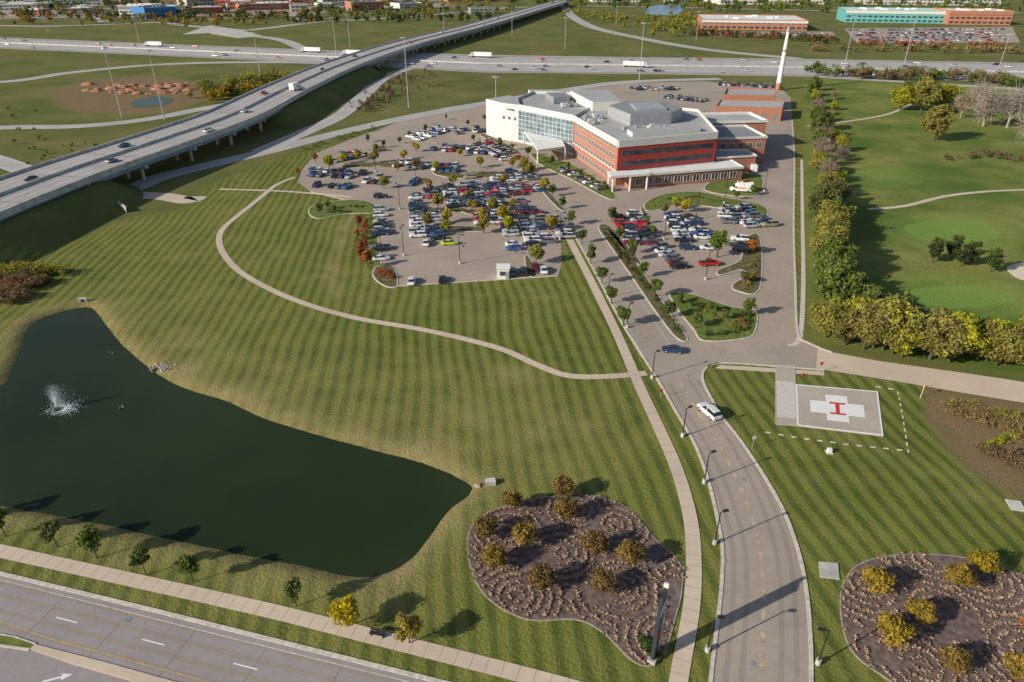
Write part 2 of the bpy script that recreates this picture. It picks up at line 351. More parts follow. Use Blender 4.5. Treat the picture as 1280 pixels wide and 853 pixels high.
med=WP([(-400,700),(-60,782),(20,796),(46,805),(36,814),(-60,800),(-400,720)]); m=MB(); m.prism(med,0,.15); m.quad([(a[0],a[1],.17) for a in (offs(med,.25 if area(med)>0 else -.25,True))],1); m.build('median_strip',[mKerb,mGrassI])
m=MB(); m.prism(WP([(44,806),(130,828),(230,856),(320,880),(290,885),(180,856),(90,830),(38,812)]),0,.14); m.build('median_kerb_island',[mWalk])
ribbon('',WP([(-300,697),(0,777),(60,798),(250,850),(330,872)]),.12,.051,None,lines,1)
ax,ay=W(72,848); a=math.atan2(*(np.array(W(100,842))-np.array(W(60,852)))[::-1])
c_,s_=math.cos(a),math.sin(a); lines.quad([(ax+c_*p-s_*q,ay+s_*p+c_*q,.052) for p,q in ((-1.5,-.12),(.4,-.12),(.4,-.45),(1.5,0),(.4,.45),(.4,.12),(-1.5,.12))],0)
dc=[((dl[i][0]+dr[min(i,len(dr)-1)][0])/2,(dl[i][1]+dr[min(i,len(dr)-1)][1])/2) for i in range(0,min(len(dl),len(dr))-18)]
dashes(lines,dc,0,1.6,3.2,.5,.055,3)
for o_ in (2.0,3.6,-2.0,-3.6): ribbon('tyre_track',offs(dc,o_),.6,.047,mTrack)
dcu=smooth(WP([(822,440),(795,395),(765,345),(738,300)]),4); ribbon('',dcu,.18,.056,None,lines,1)
ribbon('',offs(dcu,-3.2),.12,.056,None,lines,2); ribbon('',offs(dcu,3.2),.12,.056,None,lines,2)
m=MB()
for u,v in ((930,600),(905,700),(160,775),(940,830),(860,470),(735,325),(905,440)):
    x,y=W(u,v); m.cyl((x,y,.03),(x,y,.064),.38,.38,16)
m.build('manhole_covers',[mRoofD])
# ---------------------------------------------------------------- highways
ub=[-600,-200,0,200,400,600,800,1000,1280,1700,2400]
top_=[22,38,47,55,63,69,72,74,79,86,98]; bot_=[38,53,61,70,80,91,93,96,103,112,128]
sheet('interstate_highway',WP(list(zip(ub,top_))+list(zip(ub,bot_))[::-1]),.06,mHwy)
hm=MB()
for fr_,w_,mi_ in ((.5,1.2,1),(.1,.5,0),(.9,.5,0)):
    cl=WP([(u,t+(b-t)*fr_) for u,t,b in zip(ub,top_,bot_)])
    if mi_: wallstrip(hm,cl,-.5,.5,0,1.0,1)
    else: ribbon('',cl,w_,.075,None,hm,0)
for fr_ in (.2,.3,.4,.6,.7,.8): dashes(hm,WP([(u,t+(b-t)*fr_) for u,t,b in zip(ub,top_,bot_)]),0,6,16,.4,.075,0)
hm.build('highway_markings_and_barrier',[mWhite,mConc])
for fr_ in (.08,.92): 
    cl=smooth(WP([(u,t+(b-t)*fr_) for u,t,b in zip(ub,top_,bot_)]),2); ribbon('highway_shoulder',cl,6,.068,mTrack)
ramps=[([(-200,178),(-60,167),(0,160),(100,158),(180,150),(250,137),(320,124)],9,.05),
 ([(-200,110),(0,103),(90,91),(200,81),(330,78),(430,80)],11,.055),
 ([(-200,205),(-60,188),(60,222),(140,241),(200,222),(260,207),(340,188),(430,165),(520,145),(620,127),(700,114),(780,103),(900,99)],9,.045),
 ([(325,190),(380,166),(425,145),(452,122),(480,98),(520,84),(560,80)],9,.065),
 ([(200,28),(240,33),(300,38),(330,36),(400,28),(500,22),(640,10)],14,.07),
 ([(420,80),(380,62),(350,50),(300,44),(250,40)],12,.08),
 ([(705,6),(712,18),(740,34),(800,48),(880,62),(1000,74)],14,.085),
 ([(-100,30),(60,33),(200,28)],14,.06),([(1020,96),(1150,104),(1280,112),(1500,122)],9,.05),
 ([(640,10),(720,8),(860,10),(1040,14),(1280,16)],14,.07),([(200,28),(300,22),(420,14),(560,8),(640,10)],12,.075),
 ([(-50,12),(100,11),(300,10),(450,3),(640,0)],16,.09),([(-50,3),(200,4),(400,1),(640,-4)],18,.09),([(130,28),(118,10),(110,-2)],14,.1),([(380,26),(350,10),(340,-2)],14,.1)]
for c,w,z_ in ramps: 
    cl=smooth(WP(c),6); ribbon('ramp_road',cl,w,z_,mHwy)
    for o_ in (w/2-.7,-w/2+.7): ribbon('',offs(cl,o_),.22,z_+.015,None,lines,0)
ribbon('service_road',smooth(WP([(128,236),(160,243),(205,246),(236,251),(246,246)]),4),7,.058,mWalk)
ribbon('footpath',smooth(WP([(1008,158),(1060,152),(1110,143),(1140,130)]),4),2.0,.05,mWalk)
ribbon('footpath',smooth(WP([(1085,262),(1130,258),(1180,246),(1230,240),(1290,237),(1400,230)]),4),1.8,.05,mWalk)
ribbon('footpath',smooth(WP([(985,432),(1000,420),(1004,350),(1003,280),(1002,200)]),4),1.0,.052,mKerb)
# flyover
N=len(deck); br=empty('highway_overpass')
m=MB(); ribbon('',deck,27,8.0,None,m,0)
for s_ in (1,-1):
    wallstrip(m,deck,s_*13.5,s_*13.9,6.9,8.95,1); wallstrip(m,deck,s_*12.6,s_*13.1,5.4,7.6,2); wallstrip(m,deck,s_*6,s_*6.5,5.4,7.6,2)
wallstrip(m,deck,-.3,.3,8,8.9,1)
ribbon('',deck,27.2,7.55,None,m,1)
m.build('deck',[mHwy,mConc,mGirder],br)
m=MB()
for o_ in (11.5,1.3,-1.3,-11.5): ribbon('',offs(deck,o_),.2,8.02,None,m,0)
for o_ in (8.2,4.7,-4.7,-8.2): dashes(m,deck,o_,4,12,.2,8.02)
for o_ in (9.8,6.4,3,-3,-6.4,-9.8): ribbon('',offs(deck,o_),1.3,8.01,None,m,1)
for x,y,a in resample(deck,27): 
    c,s=math.cos(a),math.sin(a); m.quad([(x+c*p-s*q,y+s*p+c*q,8.025) for p,q in ((-.2,-13),(.2,-13),(.2,13),(-.2,13))],2)
m.build('lane_markings',[mWhite,M_pave('deck_wheel_path',(.37,.355,.34),seams=False),mJoint],br)
m=MB()
for x,y,a in resample(deck,27):
    if 212<y<345 or 500<y<900:
        c,s=math.cos(a+math.pi/2),math.sin(a+math.pi/2)
        m.box((x,y,4.2),(1.5,25,1.2),a,0)
        for q in (-10,-3.5,3.5,10): m.cyl((x+c*q,y+s*q,0),(x+c*q,y+s*q,4.3),.6,.6,10)
for yy in (216,343):
    j=min(range(N),key=lambda i:abs(deck[i][1]-yy)); a=math.atan2(deck[j+1][1]-deck[j][1],deck[j+1][0]-deck[j][0]); m.box((*deck[j],0),(1.2,27,7.3),a)
m.build('piers',[mConc],br)
m=MB(); wallstrip(m,WP([(112,231),(128,246),(160,266)]),-.25,.25,0,1.8); m.build('retaining_wall',[mConc])
# ---------------------------------------------------------------- leaves / trees
def leafquads(C,R,n,size,rg,flat=.8):
    idx=rg.integers(0,len(C),n); d=rg.normal(size=(n,3)); d/=np.linalg.norm(d,axis=1)[:,None]
    r=rg.random(n)**.45; p=C[idx]+d*(R[idx]*r)[:,None]*np.array([1,1,flat])
    nr=d+rg.normal(size=(n,3))*.6+np.array([0,0,.3])
    a=np.cross(nr,rg.normal(size=(n,3))); a/=np.linalg.norm(a,axis=1)[:,None]; b=np.cross(a,nr); b/=np.linalg.norm(b,axis=1)[:,None]
    s=size*(.6+.8*rg.random(n))[:,None]
    V=np.stack([p-a*s-b*s*.5,p+a*s*.2-b*s*.7,p+a*s+b*s*.4,p-a*s*.2+b*s*.7],1).reshape(-1,3)
    return V,idx
def tree_mesh(name,h,rx,cz0,nl,ls,leafmat,seed,nclump=26,cr=.38,barkm=None,bare=False,tr=.12):
    rg=np.random.default_rng(seed); m=MB(); ch=h-cz0; cz=cz0+ch/2
    m.cyl((0,0,-.1),(0,0,cz0+ch*.25),tr*1.3,tr*.8,8); m.cyl((0,0,cz0+ch*.25),(0,0,h*.9),tr*.8,tr*.15,6)
    C=[]
    while len(C)<nclump:
        q=rg.uniform(-1,1,3); rr=np.linalg.norm(q)
        if .35<rr<1: C.append((q[0]*rx*.72,q[1]*rx*.72,cz+q[2]*ch*.36))
    C=np.array(C); R=rx*cr*(.7+.6*rg.random(nclump))
    for c in C[:14 if not bare else nclump]:
        z0=max(cz0*.8,min(c[2]-rx*.5,h*.8)); m.cyl((0,0,z0),tuple(c),tr*.45,tr*.1,5)
        if bare:
            for _ in range(9): q=c+rg.normal(size=3)*rx*.3; m.cyl(tuple(c*.8+np.array([0,0,z0])*.2),tuple(q),tr*.25,.025,4)
    nb=len(m.f); bv=np.array(m.v); 
    V,idx=leafquads(C,R,nl,ls,rg)
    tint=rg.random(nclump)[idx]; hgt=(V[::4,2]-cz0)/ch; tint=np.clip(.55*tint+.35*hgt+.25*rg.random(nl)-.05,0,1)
    me=bpy.data.meshes.new(name)
    nv=len(bv); faces=list(m.f)+[tuple(r) for r in (np.arange(nl*4).reshape(-1,4)+nv).tolist()]
    me.from_pydata(m.v+V.tolist(),[],faces); me.materials.append(barkm or mBark); me.materials.append(leafmat)
    me.polygons.foreach_set('material_index',[0]*nb+[1]*nl)
    at=me.attributes.new('tint','FLOAT','POINT'); at.data.foreach_set('value',np.concatenate([np.zeros(nv),np.repeat(tint,4)]).astype(np.float32))
    me.update(); return me
LG=M_leaf('leaf_green',(.09,.135,.025),(.19,.235,.04)); LY=M_leaf('leaf_yellow',(.34,.25,.02),(.62,.46,.03)); LO=M_leaf('leaf_olive_orange',(.2,.15,.022),(.44,.28,.04))
LYG=M_leaf('leaf_yellow_green',(.2,.205,.025),(.46,.41,.05)); LB=M_leaf('leaf_brown',(.2,.14,.06),(.38,.26,.12)); LR=M_leaf('leaf_red',(.34,.08,.025),(.55,.2,.04))
LD=M_leaf('leaf_dark_green',(.045,.08,.02),(.11,.15,.03)); LP=M_leaf('leaf_pinkish_bare',(.26,.19,.15),(.42,.32,.25))
TM={
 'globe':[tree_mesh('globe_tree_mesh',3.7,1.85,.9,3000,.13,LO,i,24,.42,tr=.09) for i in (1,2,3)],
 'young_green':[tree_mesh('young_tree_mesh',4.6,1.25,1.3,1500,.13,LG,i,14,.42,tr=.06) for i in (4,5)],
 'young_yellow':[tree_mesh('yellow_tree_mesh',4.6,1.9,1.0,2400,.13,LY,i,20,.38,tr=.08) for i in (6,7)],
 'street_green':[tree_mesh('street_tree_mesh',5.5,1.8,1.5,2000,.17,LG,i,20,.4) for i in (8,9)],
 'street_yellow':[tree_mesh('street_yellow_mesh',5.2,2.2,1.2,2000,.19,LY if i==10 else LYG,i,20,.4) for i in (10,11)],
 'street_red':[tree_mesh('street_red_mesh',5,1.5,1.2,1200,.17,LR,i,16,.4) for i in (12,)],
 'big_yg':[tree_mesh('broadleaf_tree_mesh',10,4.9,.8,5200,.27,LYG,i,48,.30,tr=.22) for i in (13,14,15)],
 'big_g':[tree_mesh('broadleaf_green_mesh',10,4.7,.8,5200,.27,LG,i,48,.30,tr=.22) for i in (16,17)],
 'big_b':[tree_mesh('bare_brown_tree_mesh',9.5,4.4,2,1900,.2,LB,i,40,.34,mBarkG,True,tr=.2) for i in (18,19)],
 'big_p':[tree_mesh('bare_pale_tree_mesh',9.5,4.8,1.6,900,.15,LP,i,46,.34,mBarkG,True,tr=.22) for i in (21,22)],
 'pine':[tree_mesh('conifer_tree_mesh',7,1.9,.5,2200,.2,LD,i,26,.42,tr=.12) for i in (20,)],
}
def tree(kind,u,v,sc=1,name='tree'):
    x,y=W(u,v); tree_w(kind,x,y,sc,name)
def tree_w(kind,x,y,sc=1,name='tree'):
    s=sc*random.uniform(.88,1.12); place(name,random.choice(TM[kind]),(x,y,0),random.uniform(0,6.28),(s*random.uniform(.92,1.08),s*random.uniform(.92,1.08),s))
for u,v in ((607,672),(640,638),(703,622),(707,650),(656,681),(618,710),(676,737),(742,694),(785,705),(753,741),(1091,742),(1147,778),(1194,735),(1110,806),(1223,716),(1187,838),(1268,850),(1320,770)): tree('globe',u,v,1.0,'ornamental_tree')
for u,v in ((8,671),(72,684),(122,698),(183,719),(242,728),(371,758),(-60,655)): tree('young_green',u,v,1.1,'young_tree')
for u,v in ((435,783),(512,804)): tree('young_yellow',u,v,1,'yellow_maple_tree')
tree('street_red',1275,790,.5,'red_maple_tree')
for i,(u,v) in enumerate(((738,330),(752,355),(764,380),(779,408),(727,305),(714,282),(703,262),(775,302),(790,326),(803,348),(818,372),(836,398),(765,278),(690,246))): tree('street_green',u,v,.9,'street_tree')
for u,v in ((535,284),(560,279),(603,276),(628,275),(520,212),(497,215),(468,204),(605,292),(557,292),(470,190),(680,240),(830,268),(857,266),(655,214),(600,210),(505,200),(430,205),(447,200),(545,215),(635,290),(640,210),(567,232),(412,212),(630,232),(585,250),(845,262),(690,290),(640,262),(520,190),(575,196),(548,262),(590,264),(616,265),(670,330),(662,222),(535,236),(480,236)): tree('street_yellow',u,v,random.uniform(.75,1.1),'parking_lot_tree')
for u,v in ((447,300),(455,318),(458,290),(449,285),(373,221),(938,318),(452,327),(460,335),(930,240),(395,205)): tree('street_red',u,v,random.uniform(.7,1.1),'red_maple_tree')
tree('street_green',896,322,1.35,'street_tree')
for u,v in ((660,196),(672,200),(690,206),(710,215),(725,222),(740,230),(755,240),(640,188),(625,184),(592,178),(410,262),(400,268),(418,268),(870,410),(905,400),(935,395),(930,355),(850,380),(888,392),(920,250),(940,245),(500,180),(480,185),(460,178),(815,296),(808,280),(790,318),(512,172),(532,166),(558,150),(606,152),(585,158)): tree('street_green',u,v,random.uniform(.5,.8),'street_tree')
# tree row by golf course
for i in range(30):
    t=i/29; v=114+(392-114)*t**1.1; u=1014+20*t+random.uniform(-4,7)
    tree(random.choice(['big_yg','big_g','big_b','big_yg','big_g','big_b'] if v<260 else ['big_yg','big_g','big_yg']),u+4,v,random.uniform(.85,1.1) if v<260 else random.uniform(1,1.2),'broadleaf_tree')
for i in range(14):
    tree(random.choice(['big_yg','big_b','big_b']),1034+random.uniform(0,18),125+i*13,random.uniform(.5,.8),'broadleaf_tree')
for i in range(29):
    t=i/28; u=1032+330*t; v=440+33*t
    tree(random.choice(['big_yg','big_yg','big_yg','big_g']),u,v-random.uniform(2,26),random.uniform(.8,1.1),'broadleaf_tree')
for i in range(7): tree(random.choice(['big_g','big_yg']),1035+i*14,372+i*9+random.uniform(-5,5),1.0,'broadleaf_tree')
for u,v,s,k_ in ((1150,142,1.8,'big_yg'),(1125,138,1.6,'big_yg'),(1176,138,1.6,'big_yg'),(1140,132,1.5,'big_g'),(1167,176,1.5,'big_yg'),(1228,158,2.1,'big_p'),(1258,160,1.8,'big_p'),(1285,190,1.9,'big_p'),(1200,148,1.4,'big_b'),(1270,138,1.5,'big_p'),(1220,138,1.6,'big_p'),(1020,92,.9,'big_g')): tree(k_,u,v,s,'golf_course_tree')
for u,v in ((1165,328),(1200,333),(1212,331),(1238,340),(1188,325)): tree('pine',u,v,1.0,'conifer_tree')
def tree_mass(name,pts,hr,mat,seed,nl=260,ls=.42,wide=.5,trunk=True):
    rg=np.random.default_rng(seed); Vs=[];T=[]
    for (x,y) in pts:
        h=rg.uniform(*hr); r=h*wide*rg.uniform(.8,1.2); n=9
        C=rg.uniform(-1,1,(n,3)); C/=np.maximum(1,np.linalg.norm(C,axis=1))[:,None]; C=C*np.array([r*.65,r*.65,h*.3])+np.array([x,y,h*.55])
        V,idx=leafquads(C,np.full(n,r*.48),nl,ls*(h/8)**.6,rg); Vs.append(V)
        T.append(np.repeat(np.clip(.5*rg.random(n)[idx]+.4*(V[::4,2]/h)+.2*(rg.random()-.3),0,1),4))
        if trunk:
            tw=.12*h/6; Vs.append(np.array([[x-tw,y-tw,0],[x+tw,y-tw,0],[x+tw*.5,y,h*.6],[x-tw*.5,y,h*.6]])); T.append(np.zeros(4))
    V=np.concatenate(Vs);T=np.concatenate(T); me=bpy.data.meshes.new(name); npmesh(me,V,np.arange(len(V)).reshape(-1,4)); me.materials.append(mat)
    at=me.attributes.new('tint','FLOAT','POINT'); at.data.foreach_set('value',T.astype(np.float32)); return place(name,me)
def scat(line,n,sp):
    out=[]
    for _ in range(n):
        k_=random.randrange(len(line)-1);t=random.random(); u=line[k_][0]+(line[k_+1][0]-line[k_][0])*t+random.uniform(-sp,sp); v=line[k_][1]+(line[k_+1][1]-line[k_][1])*t+random.uniform(-sp,sp)*.25
        out.append(W(u,max(v,-8)))
    return out
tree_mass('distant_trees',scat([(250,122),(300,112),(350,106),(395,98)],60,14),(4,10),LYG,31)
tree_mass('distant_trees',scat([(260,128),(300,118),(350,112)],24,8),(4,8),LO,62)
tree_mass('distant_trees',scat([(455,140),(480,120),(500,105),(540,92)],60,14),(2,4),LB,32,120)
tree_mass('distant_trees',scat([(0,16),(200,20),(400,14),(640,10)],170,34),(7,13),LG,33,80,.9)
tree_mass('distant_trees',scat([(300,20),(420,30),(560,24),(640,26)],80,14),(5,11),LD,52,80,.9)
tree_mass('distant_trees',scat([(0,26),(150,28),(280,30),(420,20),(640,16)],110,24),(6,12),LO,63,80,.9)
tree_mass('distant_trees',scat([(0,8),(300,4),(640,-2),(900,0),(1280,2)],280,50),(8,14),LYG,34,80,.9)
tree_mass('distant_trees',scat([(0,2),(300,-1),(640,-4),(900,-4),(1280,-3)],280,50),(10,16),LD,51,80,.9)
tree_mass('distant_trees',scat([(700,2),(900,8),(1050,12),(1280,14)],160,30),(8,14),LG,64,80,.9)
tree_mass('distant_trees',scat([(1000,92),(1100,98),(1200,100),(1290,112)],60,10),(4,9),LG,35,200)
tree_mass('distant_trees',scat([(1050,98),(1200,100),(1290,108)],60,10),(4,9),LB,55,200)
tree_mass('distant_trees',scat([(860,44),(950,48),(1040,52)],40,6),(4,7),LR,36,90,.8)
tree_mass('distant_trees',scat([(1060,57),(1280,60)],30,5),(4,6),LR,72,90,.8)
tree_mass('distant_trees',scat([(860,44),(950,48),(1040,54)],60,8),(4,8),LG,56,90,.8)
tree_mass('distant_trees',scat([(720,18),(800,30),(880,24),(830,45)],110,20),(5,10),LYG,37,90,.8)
tree_mass('golf_brush',scat([(1180,200),(1240,195),(1290,205)],34,10),(1.5,3),LB,38,120)
tree_mass('distant_trees',scat([(1010,62),(1280,66)],60,10),(3,7),LB,41,90,.8)
tree_mass('roadside_brush',scat([(-30,350),(10,352),(40,350),(20,368),(0,380)],150,20),(1.4,3),LB,39,200,.3,.7)
tree_mass('roadside_brush',scat([(-20,342),(20,346),(68,345)],70,14),(1.5,3.4),LYG,40,200,.3,.7)
tree_mass('roadside_brush',scat([(0,352),(30,362),(50,352)],60,14),(1,2.2),LR,60,150,.3,.7)
tree_mass('roadside_brush',scat([(20,340),(66,342)],30,8),(1.5,3),LY,66,150,.3,.7)
tree_mass('field_brush',scat([(1195,510),(1235,525),(1290,545),(1360,560)],260,22),(.6,1.5),LB,42,80,.36,.9)
tree_mass('field_brush',scat([(1225,560),(1300,590),(1380,600)],180,18),(.5,1.3),LB,43,80,.36,.9)
tree_mass('field_brush',scat([(1195,505),(1290,530),(1240,560)],110,14),(.5,1.2),LYG,61,80,.34,.9)
tree_mass('meadow_brush',scat([(480,92),(540,110),(430,140)],60,30),(1,3),LB,44,90)
tree_mass('meadow_brush',scat([(0,130),(60,200),(200,190),(20,180)],40,40),(1,2.5),LG,45,90)
# ---------------------------------------------------------------- planting beds
def bed(name,px,center,cents):
    p=smooth(WP(px),5,True); cx,cy=center
    if area(p)<0:p=p[::-1]
    o=MB(); wallstrip(o,p,-.06,.1,0,.09,0,True); o.quad([(a[0],a[1],.07) for a in p],1); o.build(name,[mRock,mMulch])
    rg=np.random.default_rng(5); Vs=[];T=[]
    def tuft(x,y,h,n=24):
        a=rg.uniform(0,6.28,n); l=rg.uniform(.3,1.0,n)*h; zz=rg.uniform(.25,.8,n)*h
        for i in range(n):
            dx,dy=math.cos(a[i]),math.sin(a[i]); w=.09*h+.02
            Vs.append([[x-dy*w,y+dx*w,.08],[x+dy*w,y-dx*w,.08],[x+dx*l[i]+dy*w*.8,y+dy*l[i]-dx*w*.8,zz[i]+.05],[x+dx*l[i]-dy*w*.8,y+dy*l[i]+dx*w*.8,zz[i]+.05]]); T.extend([rg.random()*.6+.4]*4)
    ca=np.array(cents)+np.array([cx,cy])
    for ci,c in enumerate(ca):
        for r0 in np.arange(.9,11,1.15):
            n=int(6.28*r0/.5)
            for i in range(n):
                t=6.28*i/n; x,y=c[0]+r0*math.cos(t)+rg.normal()*.06,c[1]+r0*math.sin(t)+rg.normal()*.06
                if np.argmin(np.hypot(ca[:,0]-x,ca[:,1]-y))!=ci: continue
                if mnoise.noise((x*.18,y*.18,1))<-.3 : continue
                if inside(np.array([[x,y]]),p)[0] and rg.random()<.93: tuft(x,y,rg.uniform(.34,.52))
    V=np.array(Vs).reshape(-1,3); me=bpy.data.meshes.new('ornamental_grass'); npmesh(me,V,np.arange(len(V)).reshape(-1,4)); me.materials.append(LT)
    at=me.attributes.new('tint','FLOAT','POINT'); at.data.foreach_set('value',np.array(T,dtype=np.float32)); place('ornamental_grass',me)
LT=M_leaf('dry_grass_blades',(.36,.25,.18),(.56,.41,.30),.8,False)
CC=[(-1,1),(-8,5),(6,-5),(7,6),(-7,-6),(14,-1),(2,9),(10,-12)]
bed('planting_bed',[(585,672),(600,648),(640,630),(700,620),(750,622),(790,640),(815,670),(850,705),(852,740),(845,770),(832,812),(815,832),(790,826),(755,792),(720,775),(660,775),(612,750),(590,715)],W(710,700),CC)
bed('planting_bed',[(1050,752),(1062,715),(1095,698),(1150,693),(1220,700),(1290,725),(1350,760),(1360,830),(1280,900),(1180,890),(1110,850),(1062,810)],W(1190,775),CC)
# ---------------------------------------------------------------- cars
def car_mesh(kind,paint,name):
    m=MB(); 
    if kind=='sedan': L,Wd,st=4.7,1.8,[(-2.35,.45,.62,.82),(-2.2,.3,.86,.92),(-1.6,.22,.98,1),(-.4,.2,.94,1),(.8,.2,.92,1),(1.6,.22,.86,1),(2.15,.26,.74,.93),(2.35,.38,.6,.8)]; cab=[(-1.75,.95,.78),(-1.05,1.40,.62),(-.2,1.46,.60),(.35,1.42,.61),(1.15,.93,.76)]
    elif kind=='suv': L,Wd,st=4.8,1.9,[(-2.4,.45,.9,.88),(-2.3,.35,1.05,.95),(-1.6,.28,1.08,1),(0,.26,1.06,1),(1.0,.26,1.04,1),(1.7,.28,1.0,1),(2.25,.32,.9,.94),(2.4,.45,.7,.84)]; cab=[(-2.3,1.06,.80),(-1.95,1.66,.66),(-.6,1.72,.66),(.3,1.68,.66),(1.05,1.05,.80)]
    else: L,Wd,st=5.5,1.95,[(-2.75,.5,1.0,.95),(-2.6,.4,1.04,1),(-1.6,.36,1.04,1),(-.2,.36,1.06,1),(1.0,.36,1.08,1),(1.8,.36,1.06,1),(2.6,.4,.98,.95),(2.75,.5,.8,.88)]; cab=[(-.75,1.06,.82),(-.55,1.76,.68),(.1,1.8,.68),(.6,1.76,.68),(1.2,1.07,.82)]
    hw=Wd/2; rings=[]
    for x,zb,zt,ws in st:
        w=hw*ws; zm=zb+(zt-zb)*.55; rings.append([(x,-w*.9,zb),(x,-w,zb+.12),(x,-w*1.0,zm),(x,-w*.9,zt),(x,-w*.4,zt+.03),(x,w*.4,zt+.03),(x,w*.9,zt),(x,w,zm),(x,w,zb+.12),(x,w*.9,zb)])
    m.loft(rings,0)
    cr=[]; zb0=min(c[1] for c in cab)-.04
    for x,zt,w in cab: cr.append([(x,-hw*.88,zb0),(x,-hw*w*1.08,zt-.06 if zt>1.1 else zt),(x,-hw*w*.85,zt),(x,hw*w*.85,zt),(x,hw*w*1.08,zt-.06 if zt>1.1 else zt),(x,hw*.88,zb0)])
    m.loft(cr,1,True,lambda a,i:0 if (i==2 and a in (1,2)) or (i in (1,3) and a in (1,2)) else 1)
    for sgn in (-1,1):
        m.box((-.25,sgn*hw*.80,zb0),(.1,.14,(cab[2][1]-zb0)*.92),0,0); m.box((cab[-1][0]-.25,sgn*(hw+.06),zb0),(.18,.2,.13),0,0)
    if kind=='pickup': m.box((-1.75,0,1.075),(1.75,1.5,.012),0,3)
    r=.33 if kind=='sedan' else .38
    for x in (-L*.29,L*.31):
        for sgn in (-1,1): m.cyl((x,sgn*(hw-.2),r),(x,sgn*(hw+.02),r),r,r,14,2); m.cyl((x,sgn*(hw+.02),r),(x,sgn*(hw+.035),r),r*.6,r*.55,10,4)
    zl=st[-2][2]-.14
    for sgn in (-1,1): m.box((L/2-.1,sgn*hw*.62,zl-.12),(.16,.36,.13),0,4); m.box((-L/2+.06,sgn*hw*.66,st[0][2]-.16),(.14,.34,.14),0,5)
    me=m.mesh(name,[paint,mCarGlass,mRubber,mDark,mSteel,mTail]); return me
mTail=M_simple('tail_light',(.45,.02,.02),.3)
def M_paint(n,c):
    k=NT('car_paint_'+n); k.col(c); k.rough(.28); k.b.inputs['Coat Weight'].default_value=.6; k.b.inputs['Coat Roughness'].default_value=.08; k.b.inputs['Metallic'].default_value=.15; return k.m
cols={'white':((.82,.82,.81),7),'silver':((.5,.51,.53),4),'grey':((.17,.175,.185),4),'black':((.02,.02,.023),5),'blue':((.04,.12,.32),3),'darkblue':((.02,.045,.12),3),'red':((.55,.02,.02),2.4),'tan':((.4,.33,.22),1),'maroon':((.18,.02,.025),1)}
CM={};bag=[]
for c,(rgb,wt) in cols.items():
    p=M_paint(c,rgb)
    for kd,kw in (('sedan',5),('suv',5),('pickup',1.2)):
        CM[kd,c]=car_mesh(kd,p,f'{kd}_{c}'); bag.append(((kd,c),wt*kw))
yel=car_mesh('sedan',M_paint('yellow',(.65,.7,.04)),'sedan_yellow')
bk=[b[0] for b in bag];bw=[b[1] for b in bag]
NM={'sedan':'parked_car','suv':'parked_suv','pickup':'parked_pickup_truck'}
def car_w(x,y,rot,z=.035,kc=None,name=None):
    kc=kc or random.choices(bk,bw)[0]; return place(name or NM[kc[0]],CM[kc],(x,y,z),rot,random.uniform(.95,1.05))
def row(p,q,double=True,occ=.82,mark=True,z=.035):
    A=Vector(W(*p));B=Vector(W(*q)); d=(B-A); L=d.length; d/=L; n=Vector((-d.y,d.x)); ang=math.atan2(n.y,n.x)
    for k_ in range(int(L/2.75)+1):
        c=A+d*(k_*2.75)
        for s in ((1,-1) if double else (1,)):
            if mark:
                e=c-d*1.37; lines.quad([(e.x-d.x*.06,e.y-d.y*.06,.045),(e.x+d.x*.06,e.y+d.y*.06,.045),(e.x+d.x*.06+n.x*s*5,e.y+d.y*.06+n.y*s*5,.045),(e.x-d.x*.06+n.x*s*5,e.y-d.y*.06+n.y*s*5,.045)],2)
            if random.random()<occ:
                o=c+n*s*2.75; car_w(o.x+random.uniform(-.12,.12),o.y+random.uniform(-.25,.25),ang+(math.pi if random.random()<.5 else 0)+random.uniform(-.03,.03),z)
row((490,335),(487,246),False,.55)
row((535,300),(529,236),True,.8); row((578,258),(569,232),True,.85); row((614,280),(597,222),True,.7); row((656,312),(630,224),True,.55); row((702,312),(680,266),True,.55)
row((500,206),(575,213),True,.85); row((545,186),(615,191),True,.85); row((515,175),(560,160),True,.85); row((388,217),(456,221),True,.85); row((412,201),(452,193),True,.8)
row((462,226),(520,229),True,.5); row((570,166),(610,163),True,.7); row((392,236),(455,240),False,.6); row((600,178),(640,200),True,.6)
row((648,216),(668,240),True,.6); row((695,214),(745,240),False,.6)
row((803,306),(781,268),True,.65); row((872,312),(848,268),True,.85); row((918,262),(950,284),True,.8); row((940,320),(935,290),False,.7); row((812,312),(838,338),False,.9); row((895,268),(902,290),False,.6)
row((835,122),(885,128),True,.8); row((845,140),(890,146),True,.7); row((900,106),(975,110),True,.7);row((790,112),(850,112),True,.7)
x,y=W(886,332); car_w(x,y,.12,.035,('pickup','red'),'parked_pickup_truck')
x,y=W(841,440); car_w(x,y,math.radians(170),.05,('sedan','darkblue'),'moving_car')
x,y=W(886,518); car_w(x,y,math.radians(112),.05,('suv','white'),'moving_car')
for u,v,kc in ((515,354,('sedan','white')),(553,352,('sedan','black')),(533,306,('sedan','white')),(668,336,('sedan','maroon')),(640,342,('suv','grey')),(655,342,('suv','black')),(680,340,('sedan','white'))):
    x,y=W(u,v); car_w(x,y,1.6,.035,kc)
x,y=W(562,306); place('parked_car',yel,(x,y,.035),.2)
